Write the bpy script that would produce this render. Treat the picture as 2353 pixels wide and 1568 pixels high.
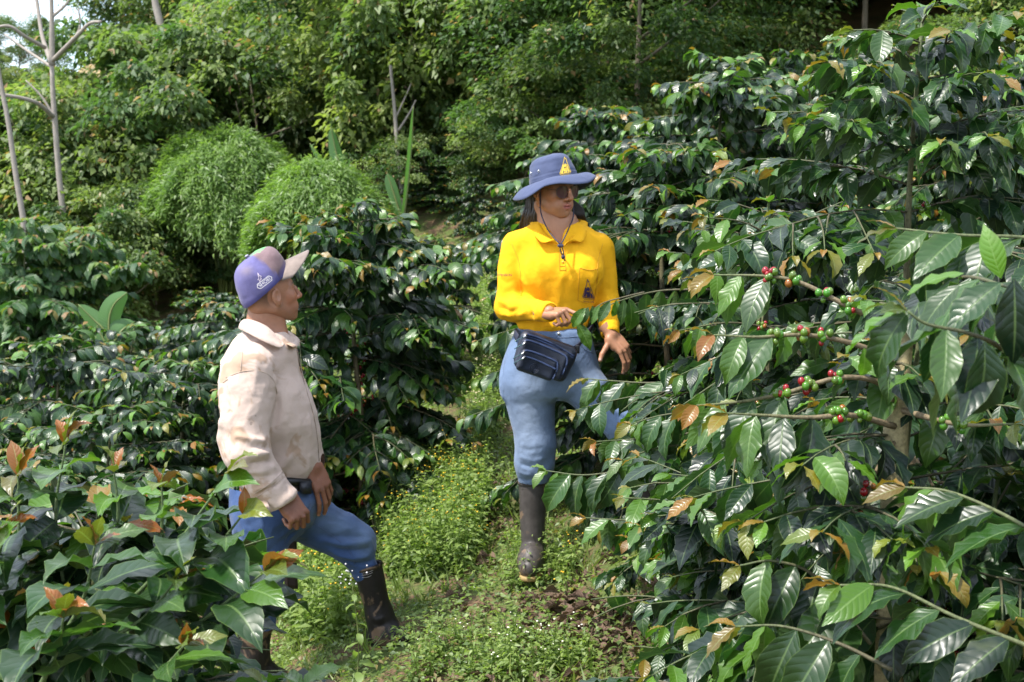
import bpy, math, random, os
import numpy as np
from mathutils import Vector, Matrix, noise as mnoise
from mathutils.bvhtree import BVHTree

# ------------------------------------------------------------------ scene, camera, light
for o in list(bpy.data.objects): bpy.data.objects.remove(o)
S = bpy.context.scene
C = S.collection
W0, H0, F0, HOR = 2353.0, 1568.0, 3233.0, 480.0       # picture frame units, focal length and eye level in them
CAMZ = 1.7
PITCH = math.atan((H0/2-HOR)/F0)
cd = bpy.data.cameras.new('camera'); cam = bpy.data.objects.new('camera', cd); C.objects.link(cam)
cam.location = (0, 0, CAMZ); cam.rotation_euler = (math.pi/2-PITCH, 0, 0)
cd.sensor_width = 36; cd.lens = 36*F0/W0; cd.clip_start = .05; cd.clip_end = 900
cd.dof.use_dof = True; cd.dof.focus_distance = 3.5; cd.dof.aperture_fstop = 9.5
S.camera = cam
SUN_DIR = Vector((-0.70, -0.40, 1.45)).normalized()     # towards the sun: high, from the left and slightly behind us
wd = bpy.data.worlds.new('World'); S.world = wd; wd.use_nodes = True
nt = wd.node_tree; nt.nodes.clear()
wo = nt.nodes.new('ShaderNodeOutputWorld'); bg = nt.nodes.new('ShaderNodeBackground')
sk = nt.nodes.new('ShaderNodeTexSky'); sk.sky_type = 'NISHITA'; sk.sun_disc = False
sk.sun_elevation = math.asin(SUN_DIR.z); sk.sun_rotation = math.atan2(SUN_DIR.x, SUN_DIR.y)
sk.air_density = 1.2; sk.dust_density = 2.5; sk.altitude = 1500
# thin bright cloud over the blue
tc = nt.nodes.new('ShaderNodeTexCoord'); nz = nt.nodes.new('ShaderNodeTexNoise'); nz.inputs['Scale'].default_value = 2.2
nz.inputs['Detail'].default_value = 6
rp = nt.nodes.new('ShaderNodeValToRGB'); rp.color_ramp.elements[0].position = .38; rp.color_ramp.elements[1].position = .62
mx = nt.nodes.new('ShaderNodeMix'); mx.data_type = 'RGBA'
nt.links.new(tc.outputs['Generated'], nz.inputs['Vector']); nt.links.new(nz.outputs['Fac'], rp.inputs['Fac'])
nt.links.new(rp.outputs['Color'], mx.inputs['Factor']); nt.links.new(sk.outputs[0], mx.inputs['A'])
mx.inputs['B'].default_value = (8.0, 8.6, 9.6, 1)
nt.links.new(mx.outputs['Result'], bg.inputs[0]); bg.inputs[1].default_value = .15
nt.links.new(bg.outputs[0], wo.inputs[0])
ld = bpy.data.lights.new('sun', 'SUN'); ld.energy = 4.0; ld.angle = math.radians(2.5); ld.color = (1, .955, .88)
sun = bpy.data.objects.new('sun', ld); C.objects.link(sun); sun.location = (-6, -4, 12)
sun.rotation_euler = SUN_DIR.to_track_quat('Z', 'Y').to_euler()
S.view_settings.view_transform = 'Standard'; S.view_settings.look = 'None'
S.view_settings.gamma = 1; S.view_settings.exposure = 1.1
S.render.engine = 'CYCLES'; S.cycles.use_denoising = True
S.cycles.max_bounces = 6; S.cycles.transmission_bounces = 4; S.cycles.diffuse_bounces = 4; S.cycles.glossy_bounces = 2
S.cycles.sample_clamp_indirect = 6

SKIP = ()

# ------------------------------------------------------------------ helpers
CP, SP = math.cos(PITCH), math.sin(PITCH)
def at(px, py, Y):
    """the point seen at frame position (px, py) whose world y is Y"""
    a = (px-W0/2)/F0; b = -(py-H0/2)/F0
    d = np.array([a, CP+b*SP, -SP+b*CP]); t = Y/d[1]
    return np.array([0, 0, CAMZ])+d*t
def proj(P):
    P = np.atleast_2d(P)-np.array([0, 0, CAMZ])
    f = P[:, 1]*CP-P[:, 2]*SP; u = P[:, 1]*SP+P[:, 2]*CP
    return W0/2+P[:, 0]/f*F0, H0/2-u/f*F0, f
def nrm(v):
    v = np.asarray(v, float); return v/np.maximum(np.linalg.norm(v, axis=-1, keepdims=True), 1e-9)

def mesh(name, V, Fs, mat, parent=None, uv=None, col=None, smooth=True, colname='col', mats=None, midx=None, link=True):
    """V (n,3), Fs: array (k,3|4) or a list of such arrays; uv per vertex; col per vertex"""
    V = np.ascontiguousarray(V, dtype=np.float32)
    if not isinstance(Fs, (list, tuple)): Fs = [Fs]
    Fs = [np.asarray(f, dtype=np.int32) for f in Fs if len(f)]
    loops = np.concatenate([f.ravel() for f in Fs]); tot = np.concatenate([np.full(len(f), f.shape[1]) for f in Fs])
    start = np.concatenate([[0], np.cumsum(tot)[:-1]]).astype(np.int32)
    me = bpy.data.meshes.new(name)
    me.vertices.add(len(V)); me.vertices.foreach_set('co', V.ravel())
    me.loops.add(len(loops)); me.loops.foreach_set('vertex_index', loops)
    me.polygons.add(len(tot)); me.polygons.foreach_set('loop_start', start)
    me.polygons.foreach_set('use_smooth', np.full(len(tot), bool(smooth)))
    if mats:
        for m in mats: me.materials.append(m)
        if midx is not None: me.polygons.foreach_set('material_index', np.asarray(midx, dtype=np.int32))
    elif mat is not None: me.materials.append(mat)
    me.update(calc_edges=True)
    if uv is not None:
        l = me.uv_layers.new(name='UVMap'); l.data.foreach_set('uv', np.ascontiguousarray(uv[loops], dtype=np.float32).ravel())
    if col is not None:
        if col.shape[1] == 3: col = np.hstack([col, np.ones((len(col), 1))])
        a = me.color_attributes.new(colname, 'FLOAT_COLOR', 'POINT'); a.data.foreach_set('color', np.ascontiguousarray(col, dtype=np.float32).ravel())
    o = bpy.data.objects.new(name, me)
    if link: C.objects.link(o)
    if parent is not None: put(o, parent)
    return o
def put(o, parent):
    """parent o (built in world coordinates) to parent"""
    o.parent = parent
    o.matrix_parent_inverse = world_of(parent).inverted()
def world_of(o):
    m = Matrix.LocRotScale(o.location, o.rotation_euler, o.scale)
    return m if o.parent is None else world_of(o.parent) @ o.matrix_parent_inverse @ m
def tag(o, label=None, cat=None, group=None, kind=None):
    if label: o['label'] = label
    if cat: o['category'] = cat
    if group: o['group'] = group
    if kind: o['kind'] = kind
    return o
def empty(name, loc, rz=0):
    o = bpy.data.objects.new(name, None); C.objects.link(o); o.location = tuple(loc); o.rotation_euler = (0, 0, rz)
    o.empty_display_size = .2
    return o
def local(name, V, Fs, mat, root, **k):
    """child whose coordinates are already local to its root"""
    o = mesh(name, V, Fs, mat, **k); o.parent = root; return o
def copy_tree(o, parent=None):
    c = o.copy(); C.objects.link(c)
    if parent is not None: c.parent = parent
    for ch in kids.get(o.name, ()): copy_tree(ch, c)
    return c
kids = {}

class MB:
    """collects pieces into one mesh"""
    def __init__(s): s.V = []; s.F = []; s.U = []; s.C = []; s.n = 0
    def add(s, V, F, col=None, uv=None):
        V = np.asarray(V, float); s.V.append(V)
        for f in (F if isinstance(F, list) else [F]):
            if len(f): s.F.append(np.asarray(f)+s.n)
        s.C.append(np.tile(col, (len(V), 1)) if col is not None and np.ndim(col) == 1 else (col if col is not None else np.ones((len(V), 3))))
        s.U.append(uv if uv is not None else np.zeros((len(V), 2)))
        s.n += len(V); return s
    def build(s, name, mat, parent=None, **k):
        return mesh(name, np.vstack(s.V), s.F, mat, parent, col=np.vstack(s.C), uv=np.vstack(s.U), **k)

def tube(pts, rad, n=6, cap=True, flat=1.0):
    P = np.asarray(pts, float); m = len(P); rad = np.broadcast_to(np.asarray(rad, float), (m,))
    T = np.gradient(P, axis=0); T = nrm(T)
    ref = np.array([0, 0, 1.]) if abs(T[0, 2]) < .9 else np.array([1., 0, 0])
    A = nrm(np.cross(T, ref)); B = np.cross(A, T)
    an = np.linspace(0, 2*np.pi, n, endpoint=False)
    V = P[:, None]+(A[:, None]*np.cos(an)[None, :, None]+B[:, None]*np.sin(an)[None, :, None]*flat)*rad[:, None, None]
    V = V.reshape(-1, 3)
    i = np.arange(m-1)[:, None]*n; j = np.arange(n)[None]; k = (j+1) % n
    F = np.stack([i+j, i+k, i+n+k, i+n+j], -1).reshape(-1, 4)
    Fs = [F]
    if cap:
        V = np.vstack([V, P[:1], P[-1:]]); c0, c1 = m*n, m*n+1; j = np.arange(n); k = (j+1) % n
        Fs.append(np.stack([np.full(n, c0), k, j], -1)); Fs.append(np.stack([np.full(n, c1), (m-1)*n+j, (m-1)*n+k], -1))
    uv = np.zeros((len(V), 2)); uv[:m*n, 0] = np.repeat(np.linspace(0, 1, m), n)
    return V, Fs, uv
def spline(pts, n):
    """Catmull-Rom through pts (k,d) -> n points"""
    P = np.asarray(pts, float); k = len(P)
    if k == 2: return P[0]+(P[1]-P[0])*np.linspace(0, 1, n)[:, None]
    E = np.vstack([2*P[0]-P[1], P, 2*P[-1]-P[-2]])
    t = np.linspace(0, k-1-1e-6, n); i = t.astype(int); f = (t-i)[:, None]
    a, b, c, d = E[i], E[i+1], E[i+2], E[i+3]
    return .5*((2*b)+(-a+c)*f+(2*a-5*b+4*c-d)*f**2+(-a+3*b-3*c+d)*f**3)
def grid_faces(nu, nv, closed=False):
    i = np.arange(nu-1)[:, None]; j = np.arange(nv if closed else nv-1)[None]; k = (j+1) % nv
    return np.stack([i*nv+j, i*nv+k, (i+1)*nv+k, (i+1)*nv+j], -1).reshape(-1, 4)
def sheet(G, th):
    """solid sheet from a grid of points (nu,nv,3), thickness th"""
    nu, nv = G.shape[:2]
    du = np.gradient(G, axis=0); dv = np.gradient(G, axis=1); N = nrm(np.cross(du, dv))
    A = (G+N*th/2).reshape(-1, 3); B = (G-N*th/2).reshape(-1, 3)
    F = grid_faces(nu, nv); n = nu*nv
    ring = np.concatenate([np.arange(nv), np.arange(1, nu)*nv+nv-1, (nu-1)*nv+np.arange(nv-2, -1, -1), np.arange(nu-2, 0, -1)*nv])
    r2 = np.roll(ring, -1)
    E = np.stack([ring, ring+n, r2+n, r2], -1)
    return np.vstack([A, B]), [F, F[:, ::-1]+n, E]

# ---- signed distance modelling
def rc(P, a, b, r1, r2=None):
    r2 = r1 if r2 is None else r2; a = np.asarray(a, np.float32); b = np.asarray(b, np.float32)
    ba = b-a; t = np.clip(((P-a)@ba)/max(ba@ba, 1e-9), 0, 1)
    return np.linalg.norm(P-a-t[..., None]*ba, axis=-1)-(r1+(r2-r1)*t)
def ell(P, c, r, M=None):
    q = P-np.asarray(c, np.float32)
    if M is not None: q = q@np.asarray(M, np.float32)
    r = np.asarray(r, np.float32); k0 = np.linalg.norm(q/r, axis=-1); k1 = np.linalg.norm(q/(r*r), axis=-1)
    return k0*(k0-1)/np.maximum(k1, 1e-6)
def rbox(P, c, h, rad, M=None):
    q = P-np.asarray(c, np.float32)
    if M is not None: q = q@np.asarray(M, np.float32)
    q = np.abs(q)-(np.asarray(h, np.float32)-rad)
    return np.linalg.norm(np.maximum(q, 0), axis=-1)+np.minimum(q.max(-1), 0)-rad
def smin(a, b, k): h = np.clip(.5+.5*(b-a)/k, 0, 1); return b+(a-b)*h-k*h*(1-h)
def smax(a, b, k): return -smin(-a, -b, k)
def surf(fn, lo, hi, h):
    lo = np.asarray(lo, float); hi = np.asarray(hi, float)
    n = np.ceil((hi-lo)/h).astype(int)+1
    ax = [lo[i]+h*np.arange(n[i]) for i in range(3)]
    G = np.stack(np.meshgrid(*ax, indexing='ij'), -1).astype(np.float32)
    Fv = np.empty(tuple(n), np.float32)
    for i in range(0, n[0], 24): Fv[i:i+24] = fn(G[i:i+24])
    s = Fv < 0
    cnt = sum(s[a:n[0]-1+a, b:n[1]-1+b, c:n[2]-1+c].astype(np.int8) for a in (0, 1) for b in (0, 1) for c in (0, 1))
    act = (cnt > 0) & (cnt < 8); I = np.argwhere(act); idx = -np.ones(act.shape, np.int64); idx[act] = np.arange(len(I))
    acc = np.zeros((len(I), 3)); w = np.zeros(len(I))
    cs = [(a, b, c) for a in (0, 1) for b in (0, 1) for c in (0, 1)]
    val = {c: Fv[I[:, 0]+c[0], I[:, 1]+c[1], I[:, 2]+c[2]] for c in cs}
    for c in cs:
        for d in range(3):
            if c[d] == 0:
                e = list(c); e[d] = 1; e = tuple(e); a, b = val[c], val[e]; m = (a < 0) != (b < 0)
                t = np.where(m, a/np.where(m, a-b, 1), 0)
                p = np.tile(np.array(c, float), (len(I), 1)); p[:, d] = t
                acc += p*m[:, None]; w += m
    V = lo+h*(I+acc/np.maximum(w, 1)[:, None])
    Q = []
    for d in range(3):
        a, b = [x for x in range(3) if x != d]
        sl0 = [slice(None)]*3; sl1 = [slice(None)]*3; sl0[d] = slice(0, -1); sl1[d] = slice(1, None)
        for q in (a, b): sl0[q] = slice(1, -1); sl1[q] = slice(1, -1)
        A, B = s[tuple(sl0)], s[tuple(sl1)]; E = np.argwhere(A != B)
        if not len(E): continue
        inside = A[tuple(E.T)]; E = E.copy(); E[:, a] += 1; E[:, b] += 1
        def cell(da, db):
            c = E.copy(); c[:, a] += da; c[:, b] += db; return idx[tuple(c.T)]
        q = np.stack([cell(-1, -1), cell(0, -1), cell(0, 0), cell(-1, 0)], -1)
        if d == 1: inside = ~inside
        q[~inside] = q[~inside][:, ::-1]
        Q.append(q)
    Q = np.vstack(Q); Q = Q[(Q >= 0).all(1)]
    return V, Q
def vnormals(V, F):
    N = np.zeros_like(V); n = np.cross(V[F[:, 2]]-V[F[:, 0]], V[F[:, 3]]-V[F[:, 1]])
    for i in range(4): np.add.at(N, F[:, i], n)
    return nrm(N)
def relax(V, F, it=2, lam=.5):
    for _ in range(it):
        A = np.zeros_like(V); c = np.zeros(len(V))
        for i in range(4):
            a, b = F[:, i], F[:, (i+1) % 4]; np.add.at(A, a, V[b]); np.add.at(c, a, 1); np.add.at(A, b, V[a]); np.add.at(c, b, 1)
        V = V+lam*(A/np.maximum(c, 1)[:, None]-V)
    return V
def fbm(V, s, seed=0, oct=2):
    return np.array([mnoise.fractal(Vector((p[0]*s+seed, p[1]*s, p[2]*s)), 1.0, 2.0, oct) for p in V])
def folds(V, N, L):
    """L: list of (polyline points, width, height); ridges (+) and valleys (-)"""
    D = np.zeros(len(V))
    for pts, w, h in L:
        pts = np.asarray(pts, float); best = np.full(len(V), 1e9); tt = np.zeros(len(V)); n = len(pts)-1
        for i in range(n):
            a, b = pts[i], pts[i+1]; ba = b-a; t = np.clip((V-a)@ba/(ba@ba), 0, 1)
            d = np.linalg.norm(V-a-t[:, None]*ba, axis=1); m = d < best; best[m] = d[m]; tt[m] = (i+t[m])/n
        D += h*np.exp(-(best/w)**2)*np.clip(4*np.sin(np.pi*np.clip(tt, .02, .98)), 0, 1)
    return V+N*D[:, None]
def bvh(V, F): return BVHTree.FromPolygons([tuple(v) for v in V], [tuple(int(i) for i in f) for f in F])
def hit(T, px, py, off=0.0, default=None):
    """where the line of sight through (px,py) meets the surface T, lifted off it"""
    d = at(px, py, 1)-np.array([0, 0, CAMZ]); d = Vector(d).normalized()
    p, n, i, t = T.ray_cast(Vector((0, 0, CAMZ)), d, 50)
    if p is None: return default
    if n.dot(d) > 0: n = -n
    return np.array(p+n*off)

# ------------------------------------------------------------------ materials
def newmat(name):
    m = bpy.data.materials.new(name); m.use_nodes = True; t = m.node_tree; t.nodes.clear()
    out = t.nodes.new('ShaderNodeOutputMaterial'); b = t.nodes.new('ShaderNodeBsdfPrincipled')
    t.links.new(b.outputs[0], out.inputs[0]); return m, t, b, out
def nd(t, kind, **k):
    n = t.nodes.new('ShaderNode'+kind)
    for a, v in k.items():
        if a.startswith('i_'): n.inputs[a[2:].replace('_', ' ')].default_value = v
        else: setattr(n, a, v)
    return n
def mixc(t, fac, a, b, mode='MIX'):
    n = t.nodes.new('ShaderNodeMix'); n.data_type = 'RGBA'; n.blend_type = mode
    for key, v in (('Factor', fac), ('A', a), ('B', b)):
        if isinstance(v, (int, float)): n.inputs[key].default_value = v
        elif isinstance(v, tuple): n.inputs[key].default_value = (*v, 1) if len(v) == 3 else v
        else: t.links.new(v, n.inputs[key])
    return n.outputs['Result']
def mth(t, op, a, b=None, c=None):
    n = t.nodes.new('ShaderNodeMath'); n.operation = op
    for i, v in enumerate((a, b, c)):
        if v is None: continue
        if isinstance(v, (int, float)): n.inputs[i].default_value = v
        else: t.links.new(v, n.inputs[i])
    return n.outputs[0]
def mrange(t, v, a, b, c=0., d=1.):
    n = t.nodes.new('ShaderNodeMapRange'); t.links.new(v, n.inputs[0])
    for i, x in enumerate((a, b, c, d)): n.inputs[i+1].default_value = x
    return n.outputs[0]
def noise_(t, scale, detail=3, obj=True, rough=.55, dist=0.):
    tc = nd(t, 'TexCoord'); n = nd(t, 'TexNoise'); n.inputs['Scale'].default_value = scale; n.inputs['Detail'].default_value = detail
    n.inputs['Roughness'].default_value = rough; n.inputs['Distortion'].default_value = dist
    t.links.new(tc.outputs['Object'], n.inputs['Vector']); return n.outputs['Fac']
def bump(t, b, h, strength, dist):
    n = nd(t, 'Bump'); n.inputs['Strength'].default_value = strength; n.inputs['Distance'].default_value = dist
    t.links.new(h, n.inputs['Height']); t.links.new(n.outputs[0], b.inputs['Normal']); return n
def attr(t, name='col'):
    n = nd(t, 'Attribute'); n.attribute_name = name; return n
def sep(t, c):
    n = t.nodes.new('ShaderNodeSeparateColor'); t.links.new(c, n.inputs[0]); return n.outputs

def leaf_material(name, dark, mid, light, bronze, rough=.3, trans=.25, veins=9, vein_bump=.6, under=(.07, .12, .04), spec=.5, edge=True):
    """col.r: how new (0 old, 1 youngest), col.g: random, col.b: light green share"""
    m, t, b, out = newmat(name)
    a = attr(t); r, g, bl = sep(t, a.outputs['Color'])[:3]
    c = mixc(t, g, dark, mid); c = mixc(t, bl, c, light); c = mixc(t, r, c, bronze)
    uvn = nd(t, 'UVMap'); sx = nd(t, 'SeparateXYZ'); t.links.new(uvn.outputs[0], sx.inputs[0])
    u, v = sx.outputs[0], sx.outputs[1]
    av = mth(t, 'ABSOLUTE', mth(t, 'SUBTRACT', v, .5))            # 0 midrib .. .5 margin
    if veins:
        ph = mth(t, 'SUBTRACT', mth(t, 'MULTIPLY', u, float(veins)), mth(t, 'MULTIPLY', mth(t, 'POWER', av, 1.3), 4.0))
        wv = mth(t, 'POWER', mth(t, 'ABSOLUTE', mth(t, 'SINE', mth(t, 'MULTIPLY', ph, math.pi))), .6)      # 0 on a side vein
        rib = mrange(t, av, .0, .045, 0, 1)
        hgt = mth(t, 'MULTIPLY', wv, rib)
        bump(t, b, hgt, vein_bump, .003)
        lite = mixc(t, .28, c, (.20, .30, .10))
        c = mixc(t, mrange(t, av, .015, .04, 1, 0), c, lite)
        if edge: c = mixc(t, mrange(t, av, .47, .5, 0, .35), c, (.16, .24, .05))
        nzv = nd(t, 'TexNoise'); nzv.inputs['Scale'].default_value = 22; nzv.inputs['Detail'].default_value = 2
        tcv = nd(t, 'TexCoord'); t.links.new(tcv.outputs['Object'], nzv.inputs['Vector'])
        c = mixc(t, mrange(t, nzv.outputs['Fac'], .66, .78, 0, .25), c, (.10, .12, .04))
        rg = mrange(t, nzv.outputs['Fac'], .3, .7, rough*.75, rough*1.35); t.links.new(rg, b.inputs['Roughness'])
    else: b.inputs['Roughness'].default_value = rough
    geo = nd(t, 'NewGeometry')
    cu = mixc(t, .5, c, under); c2 = mixc(t, geo.outputs['Backfacing'], c, cu)
    t.links.new(c2, b.inputs['Base Color']); b.inputs['Specular IOR Level'].default_value = spec
    tr = nd(t, 'BsdfTranslucent'); ct = mixc(t, 1., c, (3.2, 3.6, 1.6), 'MULTIPLY'); t.links.new(ct, tr.inputs[0])
    ms = nd(t, 'MixShader'); ms.inputs[0].default_value = trans
    t.links.new(b.outputs[0], ms.inputs[1]); t.links.new(tr.outputs[0], ms.inputs[2]); t.links.new(ms.outputs[0], out.inputs[0])
    return m
def plain(name, colr, rough=.6, nscale=30, var=.25, bmp=.2, bd=.003, spec=.5, usecol=False, sub=0, metal=0, dark=None):
    m, t, b, out = newmat(name)
    base = attr(t).outputs['Color'] if usecol else None
    f = noise_(t, nscale, 4)
    if usecol: c = mixc(t, mrange(t, f, .3, .7, 0, var), base, (0, 0, 0) if dark is None else dark)
    else: c = mixc(t, f, tuple(x*(1-var) for x in colr), tuple(min(1, x*(1+var)) for x in colr))
    t.links.new(c, b.inputs['Base Color']); b.inputs['Roughness'].default_value = rough; b.inputs['Specular IOR Level'].default_value = spec
    b.inputs['Metallic'].default_value = metal
    if bmp: bump(t, b, f, bmp, bd)
    if sub:
        b.inputs['Subsurface Weight'].default_value = sub; b.inputs['Subsurface Radius'].default_value = (.012, .004, .002); b.inputs['Subsurface Scale'].default_value = 1
    return m
COFFEE = leaf_material('coffee_leaf', (.004, .015, .007), (.014, .050, .008), (.075, .17, .010), (.22, .070, .012), rough=.35, trans=.16, vein_bump=.22, spec=.5)
FOREST = leaf_material('forest_leaf', (.021, .050, .019), (.062, .115, .032), (.19, .23, .070), (.24, .14, .07), rough=.5, spec=.35, trans=.28, veins=0)
BAMBOO = leaf_material('bamboo_leaf', (.05, .10, .02), (.09, .165, .032), (.16, .235, .055), (.18, .18, .05), rough=.5, trans=.3, veins=0)
BANANA = leaf_material('banana_leaf', (.04, .10, .035), (.07, .16, .05), (.10, .20, .06), (.2, .2, .06), rough=.4, trans=.3, veins=26, vein_bump=.5, edge=False)
WEED = leaf_material('weed_leaf', (.045, .078, .020), (.100, .155, .038), (.20, .26, .065), (.20, .14, .06), rough=.5, trans=.3, veins=0)
BARK = plain('grey_brown_bark', (.17, .14, .10), .85, 60, .4, .6, .004)
PALEBARK = plain('pale_bark', (.25, .22, .19), .8, 18, .35, .5, .006)
COFBARK = plain('coffee_bark', (.22, .18, .10), .8, 90, .45, .9, .006)
TWIG = plain('green_twig', (.12, .15, .04), .55, 60, .3, .2)
BROAD = leaf_material('loquat_leaf', (.02, .06, .018), (.04, .10, .02), (.12, .20, .03), (.20, .11, .05), rough=.42, trans=.22, vein_bump=.6)
# ------------------------------------------------------------------ terrain
def smooth(a, b, x): t = np.clip((x-a)/(b-a), 0, 1); return t*t*(3-2*t)
def g(x, y):
    x = np.asarray(x, float); y = np.asarray(y, float)
    xs = np.where(x > 3, 3+(x-3)*.5, np.where(x < -3, -3+(x+3)*.45, x))
    z = .27+.15*(np.clip(y, 2, 12)-5.5)+.35*(xs-.07)*(1-.5*smooth(10, 20, y))
    ylen = np.maximum(y-11.5, 0)
    steep = .05+.43*smooth(-9, 1, x*18/np.maximum(y, 10))
    z = z+steep*np.minimum(ylen, 40)+.1*np.clip(ylen-40, 0, 60)
    z = z+.04*np.sin(x*1.7+.6)*np.sin(y*1.3)+.018*np.sin(x*5.1+y*3.3)+.012*np.sin(x*9.7-y*7.9)
    return z
def grd(x, y): return float(g(x, y))
u = np.linspace(-1, 1, 261); xs_ = np.sinh(u*4.6)/np.sinh(4.6)*300
v = np.linspace(0, 1, 300); ys_ = -40+np.concatenate([np.linspace(0, 40, 20, endpoint=False), 40+np.linspace(0, 16, 200, endpoint=False), 56+np.geomspace(.1, 400, 80)])
GX, GY = np.meshgrid(xs_, ys_, indexing='ij'); GZ = g(GX, GY)
def ground_mat():
    m, t, b, out = newmat('soil_and_moss')
    f1 = noise_(t, 1.1, 5); f2 = noise_(t, 9, 6); f3 = noise_(t, 60, 3)
    soil = mixc(t, mrange(t, f3, .3, .7), (.050, .032, .020), (.16, .10, .062))
    moss = mixc(t, f3, (.035, .055, .014), (.10, .14, .035))
    near = mixc(t, mrange(t, f2, .40, .58), soil, moss)
    tc = nd(t, 'TexCoord'); sx = nd(t, 'SeparateXYZ'); t.links.new(tc.outputs['Object'], sx.inputs[0])
    dry = mixc(t, f2, (.16, .115, .055), (.42, .29, .15))
    farm = mrange(t, sx.outputs[1], 12.5, 16, 0, 1)
    dryk = mixc(t, mrange(t, f1, .40, .55), (.05, .06, .02), dry)
    c = mixc(t, farm, near, dryk)
    t.links.new(c, b.inputs['Base Color']); b.inputs['Roughness'].default_value = .95; b.inputs['Specular IOR Level'].default_value = .2
    bump(t, b, f2, .8, .03); return m
ground = mesh('ground', np.stack([GX, GY, GZ], -1).reshape(-1, 3), grid_faces(*GX.shape)[:, ::-1], ground_mat())
tag(ground, 'sloping ground of brown soil and moss under the coffee plants', None, kind='structure')

# ------------------------------------------------------------------ leaves
def leaf_tpl(nl, nw, droop=.5, fold=.25, wave=.03, width=.40, seed=0, tip=1.0, twist=0.):
    r = np.random.RandomState(seed)
    t = np.linspace(0, 1, nl+1); s = np.linspace(-1, 1, nw)
    w = (np.sin(np.pi*t**.90)**.95)*(1-.45*np.clip(t-.70, 0, 1)*tip/.30*.9); w[0] = .03; w[-1] = .0
    w = w*width/2
    ang = droop*(t**1.4)
    cx = np.concatenate([[0], np.cumsum(np.cos((ang[1:]+ang[:-1])/2)/nl)]); cz = -np.concatenate([[0], np.cumsum(np.sin((ang[1:]+ang[:-1])/2)/nl)])
    T, Sg = np.meshgrid(t, s, indexing='ij')
    ph = r.uniform(0, 6.28, 2); n1 = r.uniform(3.5, 6)
    y = Sg*w[:, None]; zz = np.abs(Sg)**1.3*w[:, None]*fold
    zz = zz+wave*np.abs(Sg)**2*np.where(Sg > 0, np.sin(T*n1*6.28*.8+ph[0]), np.sin(T*n1*6.28*.8+ph[1]))*np.sin(np.pi*T)
    tw = twist*T; y2 = y*np.cos(tw)-zz*np.sin(tw); z2 = y*np.sin(tw)+zz*np.cos(tw)
    bend = r.uniform(-.06, .06)*T**2
    nx = np.sin(ang)[:, None]; nz_ = np.cos(ang)[:, None]
    V = np.stack([cx[:, None]+z2*nx, y2+bend, cz[:, None]+z2*nz_], -1).reshape(-1, 3)
    F = grid_faces(nl+1, nw)[:, ::-1]
    uv = np.stack([T, (Sg+1)/2], -1).reshape(-1, 2)
    return V, F, uv
def tpl_set(nl, nw, k, **kw):
    r = random.Random(nl*10+nw)
    return [leaf_tpl(nl, nw, droop=r.uniform(.3, 1.7), fold=r.uniform(.0, .45), wave=r.uniform(.015, .055), twist=r.uniform(-.6, .6),
                     width=kw.get('width', .43)*r.uniform(.9, 1.1), seed=i) for i in range(k)]
LEAF = {0: tpl_set(10, 7, 10), 1: tpl_set(6, 3, 8), 2: tpl_set(3, 3, 6)}
def diamond(w=.5, d=.25):
    V = np.array([[0, 0, 0], [.45, w/2, .06], [1, 0, -d], [.45, -w/2, .06], [.5, 0, -.03]]); F = np.array([[0, 4, 1], [1, 4, 2], [2, 4, 3], [3, 4, 0]])
    return V, F, np.array([[0, .5], [.45, 1], [1, .5], [.45, 0], [.5, .5]])
def quadleaf(w=.5, d=.25):
    V = np.array([[0, 0, 0], [.45, w/2, .05], [1, 0, -d], [.45, -w/2, .0]]); F = np.array([[0, 3, 2, 1]])
    return V, F, np.array([[0, .5], [.45, 1], [1, .5], [.45, 0]])
FARL = [quadleaf(.5, .15), quadleaf(.42, .4), quadleaf(.6, .3)]
MIDL = [diamond(.5, .2), diamond(.4, .4), diamond(.6, .1)]
THINL = [quadleaf(.2, .3), quadleaf(.24, .5), quadleaf(.17, .1)]
def frames(D, U):
    D = nrm(D); U = U-(U*D).sum(1, keepdims=True)*D; U = nrm(U); Y = np.cross(U, D)
    return np.stack([D, Y, U], -1)            # columns x, y, z
def scatter(tpls, pos, D, U, scale, tint, rs):
    """many leaves -> V, F, uv, col"""
    M = frames(D, U)*np.asarray(scale)[:, None, None]; ch = rs.randint(0, len(tpls), len(pos))
    Vs, Fs, Us, Cs, n = [], [], [], [], 0
    for k, (tv, tf, tu) in enumerate(tpls):
        i = np.where(ch == k)[0]
        if not len(i): continue
        V = np.einsum('nij,vj->nvi', M[i], tv)+pos[i][:, None]
        nv = len(tv)
        Fs.append((tf[None]+(np.arange(len(i))*nv)[:, None, None]).reshape(-1, tf.shape[1])+n)
        Vs.append(V.reshape(-1, 3)); Us.append(np.tile(tu, (len(i), 1))); Cs.append(np.repeat(tint[i], nv, axis=0)); n += len(i)*nv
    return np.vstack(Vs), np.vstack(Fs), np.vstack(Us), np.vstack(Cs)
def rotz_(v, a): c, s = math.cos(a), math.sin(a); return np.array([v[0]*c-v[1]*s, v[0]*s+v[1]*c, v[2]])

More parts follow.
